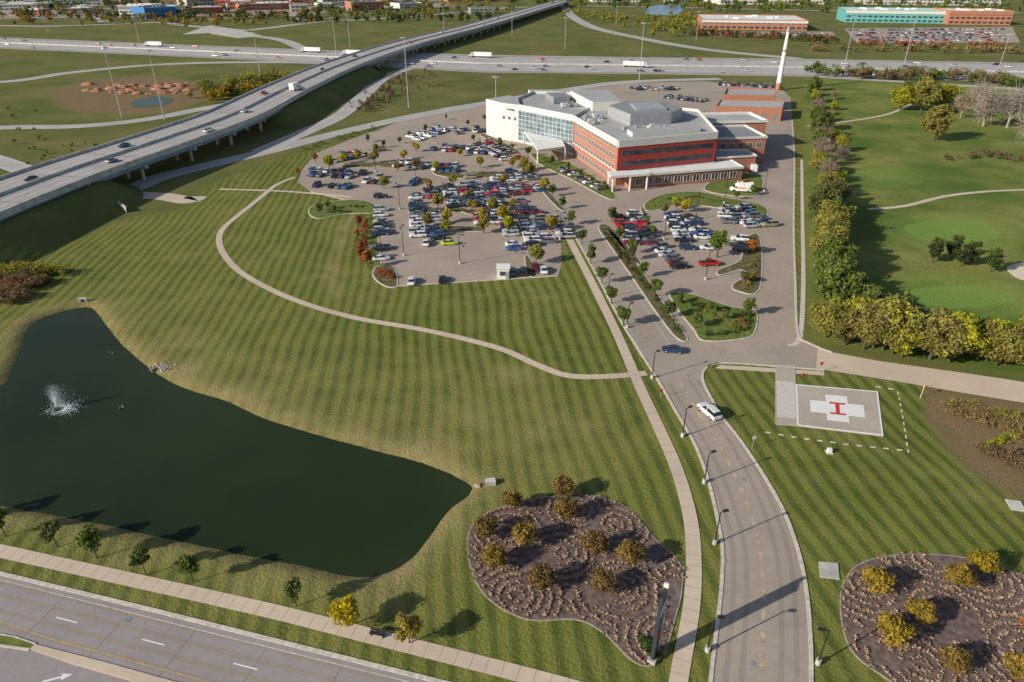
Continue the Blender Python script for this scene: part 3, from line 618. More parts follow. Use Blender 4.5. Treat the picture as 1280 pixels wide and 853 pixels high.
def van_mesh(name):
    m=MB(); R=[]
    for x,w,zt in ((-3,.98,2.7),(-2.9,1.05,2.8),(1.2,1.05,2.8),(1.3,1.0,2.2),(1.9,.98,1.9),(2.3,.95,1.25),(3,.9,1.05),(3.1,.85,.8)): R.append([(x,-w,.45),(x,-w,zt-.1),(x,-w*.9,zt),(x,w*.9,zt),(x,w,zt-.1),(x,w,.45)])
    m.loft(R,0,True,lambda a,i:1 if a==4 and i in(1,2,3) else 0)
    for s in (-1,1):
        m.box((.2,s*1.06,1.2),(2.6,.02,.22),0,3); m.box((1.6,s*.985,1.25),(.7,.03,.45),0,1)
        for x in (-1.8,2.1): m.cyl((x,s*.8,.42),(x,s*1.05,.42),.42,.42,14,2)
    m.box((1.0,0,2.8),(.3,1.6,.15),0,3); return m.mesh(name,[mWhite,mCarGlass,mRubber,mRedP])
vm=van_mesh('ambulance_van'); x,y=W(926,240); place('ambulance',vm,(x,y,.035),3.0,1.2)
x,y=W(940,214); place('delivery_van',vm,(x,y,.035),1.5)
def semi_mesh():
    m=MB(); m.box((-2.5,0,1.15),(14.5,2.5,2.8),0,0); m.box((-2.5,0,1.0),(14.3,1.0,.18),0,2)
    R=[[(x,-w,.7),(x,-w,zt),(x,w,zt),(x,w,.7)] for x,w,zt in ((5.4,1.2,3.7),(6.9,1.2,3.7),(7.3,1.2,2.9),(7.6,1.15,2.1),(9.0,1.0,1.9),(9.3,.9,1.1))]; m.loft(R,1,True,lambda a,i:3 if a==2 and i==1 else 1)
    for x in (-8.4,-7.2,4.6,5.8,8.3):
        for s in (-1,1): m.cyl((x,s*.85,.5),(x,s*1.2,.5),.5,.5,12,2)
    return m.mesh('semi_truck',[mWhite,M_paint('cab',(.5,.5,.52)),mRubber,mCarGlass])
sm=semi_mesh()
def onhwy(u,fr_):
    t=np.interp(u,ub,top_);b=np.interp(u,ub,bot_); v=t+(b-t)*fr_; p=W(u,v); q=W(u+10,v+.35); return p,math.atan2(q[1]-p[1],q[0]-p[0])
for u,f_ in ((192,.25),(388,.2),(440,.3),(600,.15),(796,.6)):
    p,a=onhwy(u,f_); place('semi_truck',sm,(*p,.08),a+(math.pi if f_<.5 else 0),1.05)
for _ in range(60):
    u=random.uniform(-50,1290); f_=random.choice((.15,.25,.35,.65,.75,.85)); p,a=onhwy(u,f_); car_w(*p,a+(math.pi if f_<.5 else 0),.08,name='highway_car')
dres=resample(deck,1)
for k_,o_ in ((75,3),(100,-6),(120,6),(190,-3),(240,6),(260,-6),(330,3),(400,6),(500,-3),(600,6),(700,-6),(800,3),(150,-9)):
    if k_<len(dres):
        x,y,a=dres[k_]; car_w(x-math.sin(a)*o_,y+math.cos(a)*o_,a+(math.pi if o_>0 else 0),8.03,name='highway_car')
x,y=W(370,113,8); place('delivery_van',vm,(x,y,8.03),1.3,1.4)
def lot(poly,rows,occ=.7):
    sheet('distant_parking_lot',WP(poly),.12,mLot)
    for p,q in rows: row(p,q,False,occ,False,.13)
lot([(1055,36),(1265,34),(1275,54),(1070,54)],[((1063,39),(1258,38)),((1067,43),(1258,42)),((1069,46),(1260,45)),((1071,49),(1262,48.5)),((1074,52),(1266,52))],.6)
lot([(0,14),(180,12),(400,8),(410,18),(180,22),(0,24)],[((10,18),(170,16)),((200,15),(390,11)),((20,22),(170,20)),((220,18),(380,15))],.45)
lot([(880,40),(1040,40),(1045,46),(890,46)],[((890,43),(1035,43)),((892,45.3),(1035,45.3))],.6)
lot([(420,6),(560,4),(570,9),(430,12)],[((430,9),(560,6))],.4)
# ---------------------------------------------------------------- islands
island([(747,284),(764,284),(785,315),(812,352),(842,398),(860,424),(846,424),(820,392),(788,345),(765,312)])
island([(836,368),(858,367),(884,374),(915,384),(945,390),(944,415),(930,424),(880,427),(866,412),(850,392)],mGrassI)
island([(928,300),(950,296),(950,362),(920,364),(915,356),(932,345),(925,338),(900,345),(897,338),(925,325)])
island([(806,254),(830,243),(870,240),(905,247),(955,258),(955,272),(915,264),(880,258),(850,256),(825,262),(808,264)],mGrassI)
island([(900,222),(948,218),(952,240),(930,246),(880,238)],mGrassI)
island([(665,192),(715,206),(765,238),(762,250),(712,224),(675,206)],mGrassI)
island([(395,256),(440,250),(468,255),(470,266),(430,268),(398,274),(385,266)],mGrassI)
island([(470,334),(492,333),(497,358),(480,358),(466,346)])
for a in ([(517,262),(575,259),(577,265),(518,268)],[(582,262),(645,264),(648,270),(584,268)],[(430,206),(475,203),(520,208),(522,212),(474,208),(432,211)],[(655,322),(662,322),(672,345),(660,345)],[(676,238),(684,238),(706,262),(698,262)],[(560,283),(600,284),(602,290),(562,289)],[(800,262),(806,262),(822,300),(814,300)],[(760,290),(766,290),(800,325),(795,330)],[(600,170),(612,170),(650,190),(640,192)],[(465,186),(480,182),(484,188),(468,193)],[(545,214),(580,218),(640,214),(642,219),(580,224),(544,219)]): island(a,mGreenGl,sm=2)
def shrubs(line,n,sp,mat,h=(.5,1.1)):
    tree_mass('shrubs',scat(line,n,sp),h,mat,random.randrange(999),80,.36,.7,False)
shrubs([(755,290),(785,330),(850,418)],60,3,LD);shrubs([(755,290),(785,330),(850,418)],26,3,LO);shrubs([(850,378),(880,385),(935,395),(930,415),(880,420)],60,7,LD);shrubs([(850,380),(880,388),(930,398),(930,412)],10,6,LR);shrubs([(880,385),(930,416)],16,7,LYG);shrubs([(940,303),(942,350),(928,358)],34,4,LO)
shrubs([(680,202),(720,216),(758,242)],44,3,LD);shrubs([(400,264),(440,259),(462,260)],26,4,LB);shrubs([(476,340),(488,350)],26,5,LR,(.6,1.4));shrubs([(830,250),(870,247),(950,263)],40,3,LYG)
shrubs([(452,275),(455,330)],20,3,LR,(1,2.2)); shrubs([(435,208),(520,210)],20,2,LO); shrubs([(805,800),(820,825)],30,7,LD,(.5,.9)); shrubs([(380,190),(400,180),(480,160)],30,5,LG,(1,2)); shrubs([(520,264),(642,267)],30,2,LD); shrubs([(548,218),(638,217)],24,2,LO)
# ---------------------------------------------------------------- hospital
hb=empty('hospital_building'); wl=MB();wn=MB();fz=MB()
def facade(p,q,z0,z1,wm,rows,bay=3.2,ww=1.7,first=1.0,fl=None,wh=1.9):
    L=math.hypot(q[0]-p[0],q[1]-p[1]); dx,dy=(q[0]-p[0])/L,(q[1]-p[1])/L; n_=(dy,-dx)
    fl=fl or (z1-z0)/rows; nb=max(1,int((L-1)/bay)); st=(L-nb*bay)/2
    for r in range(rows):
        zz=z0+r*fl+first
        for b in range(nb):
            s0=st+b*bay+(bay-ww)/2; s1=s0+ww
            P=lambda s,o:(p[0]+dx*s+n_[0]*o,p[1]+dy*s+n_[1]*o)
            a0,a1=P(s0,.03),P(s1,.03); wn.quad([(*a0,zz),(*a1,zz),(*a1,zz+wh),(*a0,zz+wh)],0)
            for (u0,u1,v0,v1) in ((s0-.08,s1+.08,zz-.12,zz),(s0-.08,s1+.08,zz+wh,zz+wh+.1),(s0-.08,s0,zz,zz+wh),(s1,s1+.08,zz,zz+wh),((s0+s1)/2-.04,(s0+s1)/2+.04,zz,zz+wh)):
                c=P((u0+u1)/2,.05); wn.box((c[0],c[1],v0),(u1-u0,.14,v1-v0),math.atan2(dy,dx),1)
A_=(36,234.5);E_=(73,248);B_=(24.5,277);C_=(3,300);D_=(-7,309);I_=(76,290)
HT=14.6
main=[A_,E_,I_,(60,300),(34,300),B_]
wl.prism(main,0,HT,0,3); 
wl.prism([B_,(34.2,299.9),(44,330),(10,336),(2,318),C_],0,HT-.2,4,3)
wl.prism([C_,(2,318),(-1,324),(-11.5,314.5),D_,(-5.2,305.8)],0,HT+.9,4,3)
wl.prism([(10.2,336.3),(44.2,330.3),(48,354),(8,356)],0,HT-1.5,4,3)
wallstrip(fz,main,0,-.35,HT,HT+1.0,0,True) if area(main)>0 else wallstrip(fz,main,0,.35,HT,HT+1,0,True)
ww_=[B_,(34.2,299.9),(44,330),(10,336),(2,318),C_]; wallstrip(fz,ww_,0,.35,HT-.2,HT+.9,0,True)
wl.prism([(44,262),(60,266),(66,275),(62,288),(46,290),(38,280)],HT+.02,HT+4.2,1,2)
wl.prism([(47,268),(59,270),(58,283),(47,282)],HT+4.22,HT+5.0,5,5)
wl.prism([(33,291),(45,293),(43,322),(26,320)],HT+.03,HT+3.6,4,3)
wl.prism([(18,308),(25,310),(24,322),(15,321)],HT+.03,HT+2.6,2,2)
wl.prism([(42,243),(68,252),(66,258),(41,249)],HT+.03,HT+1.6,4,3)
for i in range(36): x,y=random.choice([(40+random.random()*26,255+random.random()*6),(20+random.random()*10,300+random.random()*25),(28+random.random()*8,262+random.random()*22)]); wl.box((x,y,HT+.05),(random.uniform(.6,2.6),random.uniform(.6,2.2),random.uniform(.4,1.6)),.3,random.choice((4,2,5)))
facade(B_,A_,0,HT,None,4,2.9,1.5,1.1)
def ribbonwin(p,q,zs,wh,off=.12,mi=0,ins=1.5):
    L=math.hypot(q[0]-p[0],q[1]-p[1]); dx,dy=(q[0]-p[0])/L,(q[1]-p[1])/L
    for zz in zs:
        s=ins
        while s<L-ins-1:
            w_=min(3.2,L-ins-s); c=(p[0]+dx*(s+w_/2)+dy*off,p[1]+dy*(s+w_/2)-dx*off); wn.box((c[0],c[1],zz),(w_-.25,.12,wh),math.atan2(dy,dx),mi); s+=w_
def panel(p,q,z0,z1,off,th,mi,mb=fz):
    L=math.hypot(q[0]-p[0],q[1]-p[1]); dx,dy=(q[0]-p[0])/L,(q[1]-p[1])/L; c=((p[0]+q[0])/2+dy*off,(p[1]+q[1])/2-dx*off); mb.box((c[0],c[1],z0),(L,th,z1-z0),math.atan2(dy,dx),mi)
panel(A_,E_,5.2,HT-1.5,.1,.5,1); panel(A_,E_,HT-1.45,HT+.9,.15,.7,0); ribbonwin(A_,E_,(6.6,10.3),1.5,.36)
facade(E_,I_,0,HT,None,4,3.4,1.8,1.1); panel(B_,A_,HT-1.2,HT+.95,.12,.6,0)
panel(B_,A_,4.9,5.2,.05,.3,0)
panel(C_,B_,1.0,HT-1.0,.15,.3,2)
L=math.hypot(B_[0]-C_[0],B_[1]-C_[1]); dx,dy=(B_[0]-C_[0])/L,(B_[1]-C_[1])/L
for i in range(15):
    s=i*L/14; wn.box((C_[0]+dx*s+dy*.36,C_[1]+dy*s-dx*.36,.8),(.16,.16,HT-1.6),math.atan2(dy,dx),1)
for i in range(8): zz=1+i*1.75; wn.box(((B_[0]+C_[0])/2+dy*.37,(B_[1]+C_[1])/2-dx*.37,zz),(L,.13,.14),math.atan2(dy,dx),1)
panel(C_,B_,HT-1,HT+1.2,.2,.9,0)
facade((-5.2,305.8),C_,0,HT,None,1,3,1.2,9,None,1.2)
for i in range(9): 
    t=.2+i*.07; fz.box((D_[0]+(C_[0]-D_[0])*t,D_[1]+(C_[1]-D_[1])*t-1.0,HT-1.8),(.35,.12,.8),-.7,3)
low=[(40,230.5),(82,241.5),(80,252),(74,251),(E_[0]+.3,E_[1]-.6),(A_[0]+3,A_[1]+.4)]
wl.prism(low,0,4.6,0,6); wallstrip(fz,low,.02,-.5,4.2,4.9,0,True)
facade(low[0],low[1],0,4.6,None,1,3.6,2.4,1.1,4.6,2.2)
m2=MB(); cpoly=[(33,226),(47,229.5),(46,234),(32.5,232.5)]; m2.prism(cpoly,4.9,5.6,0,1)
for p in ((34,227),(46,229.8),(40,228.2),(33.2,231.6)): m2.cyl((*p,0),(*p,4.9),.35,.35,10,0)
m2.build('entrance_canopy',[mParapet,mRoofW],hb)
m2=MB(); cc=WP([(655,180),(700,187),(706,200),(672,205)]); m2.prism(cc,4.6,5.3,0,1)
for p in cc: m2.cyl((*p,0),(*p,4.6),.35,.35,10,0)
m2.build('drop_off_canopy',[mParapet,mRoofW],hb)
ew=[(74,262),(97,265),(95,286),(75,284)]; wl.prism(ew,0,9.5,0,2); wallstrip(fz,ew,0,-.4,9.5,10.3,0,True); facade(ew[0],ew[1],0,9.5,None,2,3.6,1.8,1.3)
ew2=[(76,284.3),(104,287),(102,304),(76.2,302)]; wl.prism(ew2,0,11,0,3); wallstrip(fz,ew2,0,-.5,11,12,0,True)
ew3=[(74.5,250),(90,253),(89,261.7),(74.5,261.5)]; wl.prism(ew3,0,5.5,0,3); wallstrip(fz,ew3,0,-.4,5.5,6.1,0,True)
wl.build('walls_and_roof',[mBrick,mGreyPanel,mRoofD,mRoof,mParapet,mSteel,mRoofW],hb); wn.build('windows',[mGlass,mParapet],hb); fz.build('parapets_and_panels',[mParapet,mRedPanel,mGlassB,mDark],hb)
sb=empty('brick_service_building'); m=MB(); q=WP([(893,150),(975,152),(978,142),(898,141)]); m.prism(q,0,6,0,1)
wallstrip(m,q,0,.4,6,6.5,0,True)
for i in range(6): t=(i+.5)/6; m.box((q[0][0]+(q[1][0]-q[0][0])*t,q[0][1]+(q[1][1]-q[0][1])*t-.06,.0),(3.2,.16,3.4),0,3)
m.build('walls',[mBrickO,mRoof,mGreyPanel,mRoofD],sb)
m=MB(); q=WP([(902,139),(965,140),(967,131),(905,130)]); m.prism(q,0,7.5,0,1); wallstrip(m,q,0,.4,7.5,8.2,0,True); m.build('annex',[mBrickO,mRoof],sb)
# ---------------------------------------------------------------- distant buildings
def farb(name,u1,v1,u2,v2,depth,h,wall,roof,band=None,rows=2):
    p=W(u1,v1);q=W(u2,v2); L=math.hypot(q[0]-p[0],q[1]-p[1]); d=((q[0]-p[0])/L,(q[1]-p[1])/L); n=(-d[1],d[0]); a=math.atan2(d[1],d[0])
    poly=[p,q,(q[0]+n[0]*depth,q[1]+n[1]*depth),(p[0]+n[0]*depth,p[1]+n[1]*depth)]
    m=MB(); m.prism(poly,0,h,0,1); wallstrip(m,poly,0,.5,h,h+.9,0,True)
    for r in range(rows):
        zz=h*(r+.35)/rows; k_=0
        while k_<L-6: m.box((p[0]+d[0]*(k_+4)+d[1]*.15,p[1]+d[1]*(k_+4)-d[0]*.15,zz),(4.2,.3,h/rows*.4),a,2); k_+=6.5
    for _ in range(7): t=random.uniform(.1,.9);s=random.uniform(.2,.8)*depth; m.box((p[0]+d[0]*L*t+n[0]*s,p[1]+d[1]*L*t+n[1]*s,h+.02),(random.uniform(3,8),3,1.8),a,1)
    if band: m.box(((p[0]+q[0])/2+d[1]*.3,(p[1]+q[1])/2-d[0]*.3,h*.75),(L,.5,h*.25),a,3)
    m.build(name,[wall,roof,mGlass,band or wall])
farb('brick_office_building',876,37,1008,39,90,10,mBrick,mRoofW,mParapet)
farb('school_building',1055,28,1180,30,60,14,mTeal,mRoofW,mParapet,3); farb('school_building',1183,31,1262,32,60,15,mBrickO,mRoofW,mBrick,3)
farb('office_building',150,22,182,22,60,14,mParapet,mRoofW,mRoofD,3); farb('blue_retail_building',183,24,222,22,60,13,mBluePanel,mRoofD,mBluePanel)
farb('warehouse_building',0,14,60,13,60,9,mParapet,mRoofW);farb('warehouse_building',300,14,370,12,80,9,mBrick,mRoofW);farb('retail_building',400,6,520,4,70,9,mParapet,mRoofW,mRedPanel)
farb('retail_building',60,8,130,7,80,10,mConc,mRoofW);farb('retail_building',235,8,300,6,80,10,mConc,mRoofD);farb('warehouse_building',-60,4,120,2,100,12,mParapet,mRoofW)
farb('retail_building',560,3,640,2,80,10,mBrickO,mRoofW);farb('warehouse_building',900,6,1030,6,140,14,mParapet,mRoofW);farb('warehouse_building',160,2,330,1,120,12,mBrick,mRoofW)
farb('retail_building',90,16,125,15,40,8,mBrickO,mRoofW);farb('retail_building',240,18,280,17,40,8,mRedPanel,mRoofW);farb('office_building',440,14,480,13,50,12,mBrick,mRoofD,None,3);farb('retail_building',500,12,530,11,40,8,mParapet,mRoofD);farb('office_building',740,3,800,3,60,14,mParapet,mRoofW,None,3);farb('retail_building',1080,6,1250,8,100,11,mConc,mRoofW);farb('retail_building',20,20,50,20,30,7,mBrick,mRoofW)
rb=random.Random(11)
for i in range(34):
    u=rb.uniform(-20,620) if i<26 else rb.uniform(720,1270); v=rb.uniform(-3,21) if i<26 else rb.uniform(-3,4); w_=rb.uniform(14,38)
    farb(rb.choice(['retail_building','office_building','warehouse_building']),u,v,u+w_,v-.4,rb.uniform(20,50),rb.uniform(7,12),rb.choice([mParapet,mBrick,mConc,mBrickO,mGreyPanel]),rb.choice([mRoofW,mRoofW,mRoofD,mRoof]),rb.choice([None,mRoofD,mRedPanel]))
m=MB(); q=WP([(228,44),(262,32),(300,38),(330,46),(300,48),(262,42)]); m.prism(q,0,.3); m.build('gravel_yard',[mConc])
sheet('retention_pond_water',smooth(WP([(165,128),(185,122),(210,122),(215,128),(190,134),(168,134)]),3,True),.12,mWater)
sheet('retention_pond_water',smooth(WP([(808,18),(815,8),(850,7),(848,18)]),3,True),.12,M_glass('far_water',(.12,.18,.24),.3))
m=MB()
for _ in range(60): x,y=W(random.uniform(100,240),random.uniform(104,118)); s=random.uniform(1.5,5); m.loft([[(x+s*f*math.cos(t)*random.uniform(.8,1.2),y+s*f*math.sin(t),zz) for t in np.linspace(0,6.28,8)[:-1]] for f,zz in ((1,-.2),(.6,s*.22),(.2,s*.32))][::-1])
m.build('dirt_mounds',[M_simple('red_dirt',(.36,.18,.10),.95,var=.4,scale=.3)])
sheet('sand_bunker',smooth(WP([(1258,335),(1285,328),(1320,335),(1310,352),(1275,350)]),4,True),.06,mSand)
# ---------------------------------------------------------------- mast, lamps
x,y=W(972,113); h=htop(y,34); m=MB(); m.cyl((0,0,0),(0,0,h*.12),1.6,1.5,12,1); m.cyl((0,0,h*.12),(0,0,h*.62),1.5,1.15,12,0); m.cyl((0,0,h*.62),(0,0,h*.65),1.17,1.13,12,1); m.cyl((0,0,h*.65),(0,0,h*.93),1.12,.8,12,0); m.cyl((0,0,h*.93),(0,0,h),1.0,1.0,12,2); m.build('communication_tower',[mWhite,mBrickO,mGreyPanel],loc=(x,y,0))
def lamp_mesh(h,arm=1.2,base=True,two=False,mat=None,bh=.75):
    m=MB()
    if base: m.cyl((0,0,0),(0,0,bh),.3,.3,12,1)
    m.cyl((0,0,bh if base else 0),(0,0,h),.1 if h<15 else .28,.07 if h<15 else .14,8,0)
    if h>15:
        m.cyl((0,0,h-.6),(0,0,h-.3),1.4,1.4,12,0)
        for i in range(6): a=i*math.pi/3; m.box((1.7*math.cos(a),1.7*math.sin(a),h-.8),(.9,.5,.35),a,0)
    else:
        for s in ((1,-1) if two else (1,)): m.cyl((0,0,h-.1),(s*arm,0,h+.1),.05,.04,6,0); m.box((s*(arm+.25),0,h+.02),(.8,.38,.16),0,0); m.box((s*(arm+.25),0,h-.01),(.5,.28,.03),0,2)
    return m.mesh('lamp',[mat or mDark,mConc,mWhite])
lm=lamp_mesh(5.6,.5); lp=lamp_mesh(8,.9,two=True)
for u,v,r in ((884,814,0),(893,680,.3),(880,604,.4),(853,546,.5),(815,473,.5),(1022,830,3.1),(784,410,.6),(760,372,.6)): x,y=W(u,v); place('street_lamp',lm,(x,y,0),r)
for u,v in ((558,262),(575,330),(500,262),(650,285),(520,230),(610,240),(830,300),(905,255),(882,350),(600,200),(470,215),(420,230),(545,180),(870,275),(955,240),(700,300),(505,320)): x,y=W(u,v); place('parking_lot_lamp',lp,(x,y,.03),random.random()*3)
for u,v,vt in ((153,148,58),(511,135,46),(799,100,28),(206,150,62),(285,20,-12),(438,60,18),(421,72,22),(176,60,20),(706,62,22),(870,50,14),(1055,85,20),(1130,80,26),(1245,96,42),(555,40,8),(620,133,100),(640,45,14),(325,90,40),(60,40,10),(770,30,2)):
    x,y=W(u,v); h=htop(y,vt); o=place('highway_lamp',lamp_mesh(max(15.5,h),mat=mSteel),(x,y,0))
x,y=W(817,822); h=htop(y,738); m=MB()
m.box((0,0,0),(2.0,.9,.5),0,1); m.box((0,0,.5),(1.5,.4,h-.9),0,0); m.box((.86,0,.3),(.2,.5,h-.1),0,2); m.box((-.05,-.22,h*.68),(1.2,.04,h*.14),0,2);m.box((-.05,-.22,h*.35),(1.1,.04,h*.08),0,3);m.box((-.05,.22,h*.68),(1.2,.04,h*.14),0,2); m.box((-.05,-.22,h*.5),(1.2,.04,h*.05),0,4)
m.build('monument_sign',[M_simple('sign_charcoal',(.035,.04,.055),.5),mConc,mParapet,mRedP,mBluePanel],loc=(x,y,0),rot=1.05)
# ---------------------------------------------------------------- helipad
TL,TR,BR,BL=[Vector(p) for p in WP([(994,481),(1097,490),(1104,546),(996,533)])]
def hp(s,t): return (TL*(1-s)+TR*s)*(1-t)+(BL*(1-s)+BR*s)*t
heli=empty('helipad'); m=MB()
def hq(s0,t0,s1,t1,z_,mi): m.quad([(*hp(s0,t1),z_),(*hp(s1,t1),z_),(*hp(s1,t0),z_),(*hp(s0,t0),z_)],mi)
m.prism([tuple(hp(0,0)),tuple(hp(1,0)),tuple(hp(1,1)),tuple(hp(0,1))],-.1,.12,0)
for a in ((0,0,1,.025),(0,.97,1,1),(0,.025,.02,.97),(.98,.025,1,.97)): hq(*a,.13,1)
for a in ((.36,.2,.62,.8),(.17,.37,.36,.65),(.62,.37,.81,.65)): hq(*a,.13,1)
for a in ((.40,.37,.59,.41),(.40,.61,.59,.65),(.47,.41,.52,.61)): hq(*a,.14,2)
wk=WP([(969,456),(994,457),(996,533),(969,531)]); m.prism(wk[:],-.1,.11,0)
for i in range(30):
    t=.06+i*.03; a=hp(-.235,t-.1);b=hp(-.01,t-.1); c2=hp(-.01,t-.088);d2=hp(-.235,t-.088); m.quad([(*d2,.12),(*c2,.12),(*b,.12),(*a,.12)],1)
m.build('pad',[mPad,mWhite,mRedP],heli)
m=MB()
for pl in (WP([(960,541),(1000,548),(1060,556),(1135,564)]),WP([(1135,564),(1128,520),(1122,488)]),WP([(1098,484),(1122,488)])):
    for x,y,a in resample(pl,2.0): m.box((x,y,0),(.8,.22,.1),a)
m.build('perimeter_markers',[mKerb],heli)
m=MB(); m.cyl((0,0,0),(0,0,2.6),.05,.04,8,0); m.cyl((0,0,2.5),(.8,0,2.3),.2,.1,10,1); x,y=W(1150,498); m.build('windsock',[mWhite,M_simple('windsock_orange',(.8,.2,.03),.7)],loc=(x,y,0),rot=.4)
m=MB(); m.box((0,0,0),(1.0,1.0,.2),0,0); m.box((0,0,.2),(.6,.6,.6),0,1); x,y=W(1036,566); m.build('utility_box',[mConc,mWhite],loc=(x,y,0)); 
m=MB(); m.prism(WP([(1023,703),(1047,705),(1049,725),(1025,722)]),0,.15); m.build('concrete_slab',[mConc])
m=MB(); m.prism(WP([(1256,625),(1275,628),(1282,640),(1264,638)]),0,.2); m.build('concrete_slab',[mConc])
x,y=W(629,347); m=MB(); m.box((0,0,0),(3,2.6,2.8),0,0); m.box((0,0,2.8),(3.4,3.0,.25),0,0); m.box((0,-1.32,1),(1.6,.06,1.1),0,1); m.box((1.0,-1.33,0),(.8,.05,2.1),0,2); m.build('white_kiosk',[mWhite,mGlass,mGreyPanel],loc=(x,y,.03))
def sign(u,v,c,h=2.4):
    x,y=W(u,v); m=MB(); m.cyl((0,0,0),(0,0,h),.04,.04,6,0); m.cyl((0,-.06,h-.35),(0,-.03,h-.35),.38,.38,8,1); m.build('traffic_sign',[mSteel,c],loc=(x,y,0),rot=.3)
sign(940,560,mWhite);sign(1024,466,mRedP);sign(825,498,mRedP,2)
for u,v in ((1003,470),):
    x,y=W(u,v); m=MB(); m.cyl((0,0,0),(0,0,.6),.13,.12,10);m.cyl((0,0,.6),(0,0,.78),.14,.04,10);m.cyl((-.25,0,.42),(.25,0,.42),.06,.06,8); m.cyl((0,0,.0),(0,0,.06),.2,.2,10); m.build('fire_hydrant',[mRedP],loc=(x,y,0))
x,y=W(472,795); m=MB(); m.box((0,0,0),(2.6,1.6,.06),0,1); m.box((0,0,.42),(1.8,.45,.07),0,0); m.box((0,.25,.55),(1.8,.07,.4),0,0)
for s in (-.75,.75): m.box((s,0,.06),(.08,.45,.36),0,0)
m.build('park_bench',[mDark,mConc],loc=(x,y,0),rot=-.25)
# ---------------------------------------------------------------- pond features
x,y=W(72,512,-.6); rg=np.random.default_rng(3); m=MB()
m.cyl((x,y,-.7),(x,y,-.35),.7,.6,14); m.cyl((x,y,-.35),(x,y,-.1),.2,.12,8); m.build('fountain_float',[mDark])
Vs=[]
for i in range(6500):
    a=rg.uniform(0,6.28); v0=rg.uniform(.55,1)*9.6; el=math.radians(rg.uniform(80,89.5)); t=(rg.random()**.8)*2*v0*math.sin(el)/9.8
    r=v0*math.cos(el)*t; px_=x+r*math.cos(a)+.45*t*t; py_=y+r*math.sin(a)*.8+.15*t*t; pz=-.3+v0*math.sin(el)*t-4.9*t*t
    if pz<-.58: continue
    s=rg.uniform(.015,.035)+.006*t; q=rg.normal(size=3);q/=np.linalg.norm(q);b=np.cross(q,rg.normal(size=3));b/=np.linalg.norm(b); p=np.array([px_,py_,pz])
    Vs.append([p-q*s,p-b*s*.6,p+q*s,p+b*s*.6])
for i in range(900):
    a=rg.uniform(0,6.28);r=abs(rg.normal())*1.5; p=np.array([x+r*math.cos(a)+.9,y+r*math.sin(a)*.8+.3,-.6]); s=.045; Vs.append([p+[-s,-s,0],p+[s,-s,0],p+[s,s,0.01],p+[-s,s,0.01]])
V=np.array(Vs).reshape(-1,3); me=bpy.data.meshes.new('fountain_spray'); npmesh(me,V,np.arange(len(V)).reshape(-1,4)); me.materials.append(mSpray); place('fountain_spray',me)
def rocks(u,v,n,sp,name='shore_rocks'):
    m=MB(); x,y=W(u,v)
    for _ in range(n):
        a=random.random()*6.28;r=random.random()*sp; s=random.uniform(.15,.5); cx,cy=x+r*math.cos(a),y+r*math.sin(a)*.7
        pr=[(cx+s*random.uniform(.5,1)*math.cos(t),cy+s*random.uniform(.5,1)*math.sin(t)) for t in np.linspace(0,6.28,7)[:-1]]; R=[[(px_,py_,-.8) for px_,py_ in pr],[(px_,py_,-.1) for px_,py_ in pr],[(cx+(px_-cx)*.6,cy+(py_-cy)*.6,s*.3) for px_,py_ in pr]]; m.loft(R[::-1])
    m.build(name,[mRock])
rocks(204,458,70,2.6); rocks(598,606,10,.8)
m=MB(); x,y=W(613,605); m.box((0,0,-.1),(1.5,1.0,.8),0,0); m.cyl((-.8,0,.2),(-.6,0,.2),.3,.3,12,1); m.build('drain_outlet',[mConc,mDark],loc=(x,y,0),rot=.2)
m=MB(); x,y=W(104,377); m.box((0,0,-.3),(1.8,.5,1.2),0,0); m.cyl((0,-.35,.3),(0,-.2,.3),.35,.35,12,1); m.build('drain_outlet',[mConc,mDark],loc=(x,y,0),rot=.2)
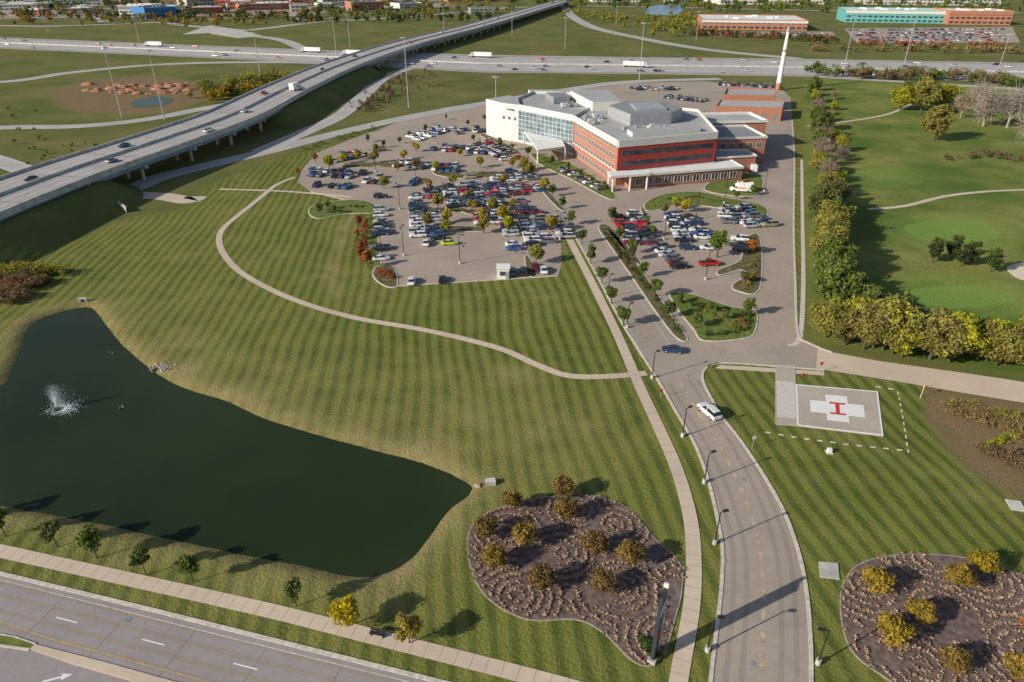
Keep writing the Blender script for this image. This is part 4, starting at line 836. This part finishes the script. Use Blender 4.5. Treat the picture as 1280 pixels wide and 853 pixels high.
def duck(u,v):
    x,y=W(u,v,-.6); m=MB(); R=[]
    for t,w,zz in ((-.3,.03,.14),(-.2,.1,.1),(0,.15,.1),(.18,.1,.12),(.26,.04,.16)): R.append([(t,w*math.cos(a),zz+w*.7*math.sin(a)) for a in np.linspace(0,6.28,9)[:-1]])
    m.loft(R); m.cyl((.2,0,.15),(.26,0,.36),.05,.035,8); m.cyl((.22,0,.38),(.34,0,.37),.06,.045,8); m.cyl((.34,0,.37),(.42,0,.35),.02,.01,6,1); m.build('duck',[mRoofD,mYellow],loc=(x,y,-.62),rot=random.random()*6)
for u,v in ((138,441),(150,511),(154,509),(141,443)): duck(u,v)
mPatch=M_simple('worn_patch_paint',(.48,.37,.25),.8,var=.3,scale=1)
lines.build('road_markings',[mWhite,mYellow,mFaint,mPatch,mJoint]); kerbM.build('kerb',[mKerb])
# ---------------------------------------------------------------- light, camera
el=25; az=math.radians(27); Lv=Vector((math.cos(az)*math.cos(math.radians(el)),math.sin(az)*math.cos(math.radians(el)),-math.sin(math.radians(el))))
sun=bpy.data.lights.new('sun','SUN'); sun.energy=5.0; sun.angle=math.radians(.5); sun.color=(1,.93,.81); so=bpy.data.objects.new('sun',sun); so.rotation_euler=Lv.to_track_quat('-Z','Y').to_euler(); scene.collection.objects.link(so)
w=bpy.data.worlds.new('World'); scene.world=w; w.use_nodes=True; nt=w.node_tree; sk=nt.nodes.new('ShaderNodeTexSky'); sk.sky_type='NISHITA'; sk.sun_disc=False; sk.sun_elevation=math.radians(el); sk.sun_rotation=math.atan2(-math.cos(az),-math.sin(az)); nt.links.new(sk.outputs[0],nt.nodes['Background'].inputs[0]); nt.nodes['Background'].inputs[1].default_value=.095
cam=bpy.data.cameras.new('camera'); cam.lens=24*1.0; cam.sensor_width=36; cam.clip_end=20000; cam.clip_start=1; co=bpy.data.objects.new('camera',cam); co.location=(0,0,H); co.rotation_euler=(math.radians(90-29),0,0); scene.collection.objects.link(co); scene.camera=co
scene.view_settings.view_transform='Standard'; scene.view_settings.look='None'; scene.view_settings.exposure=0
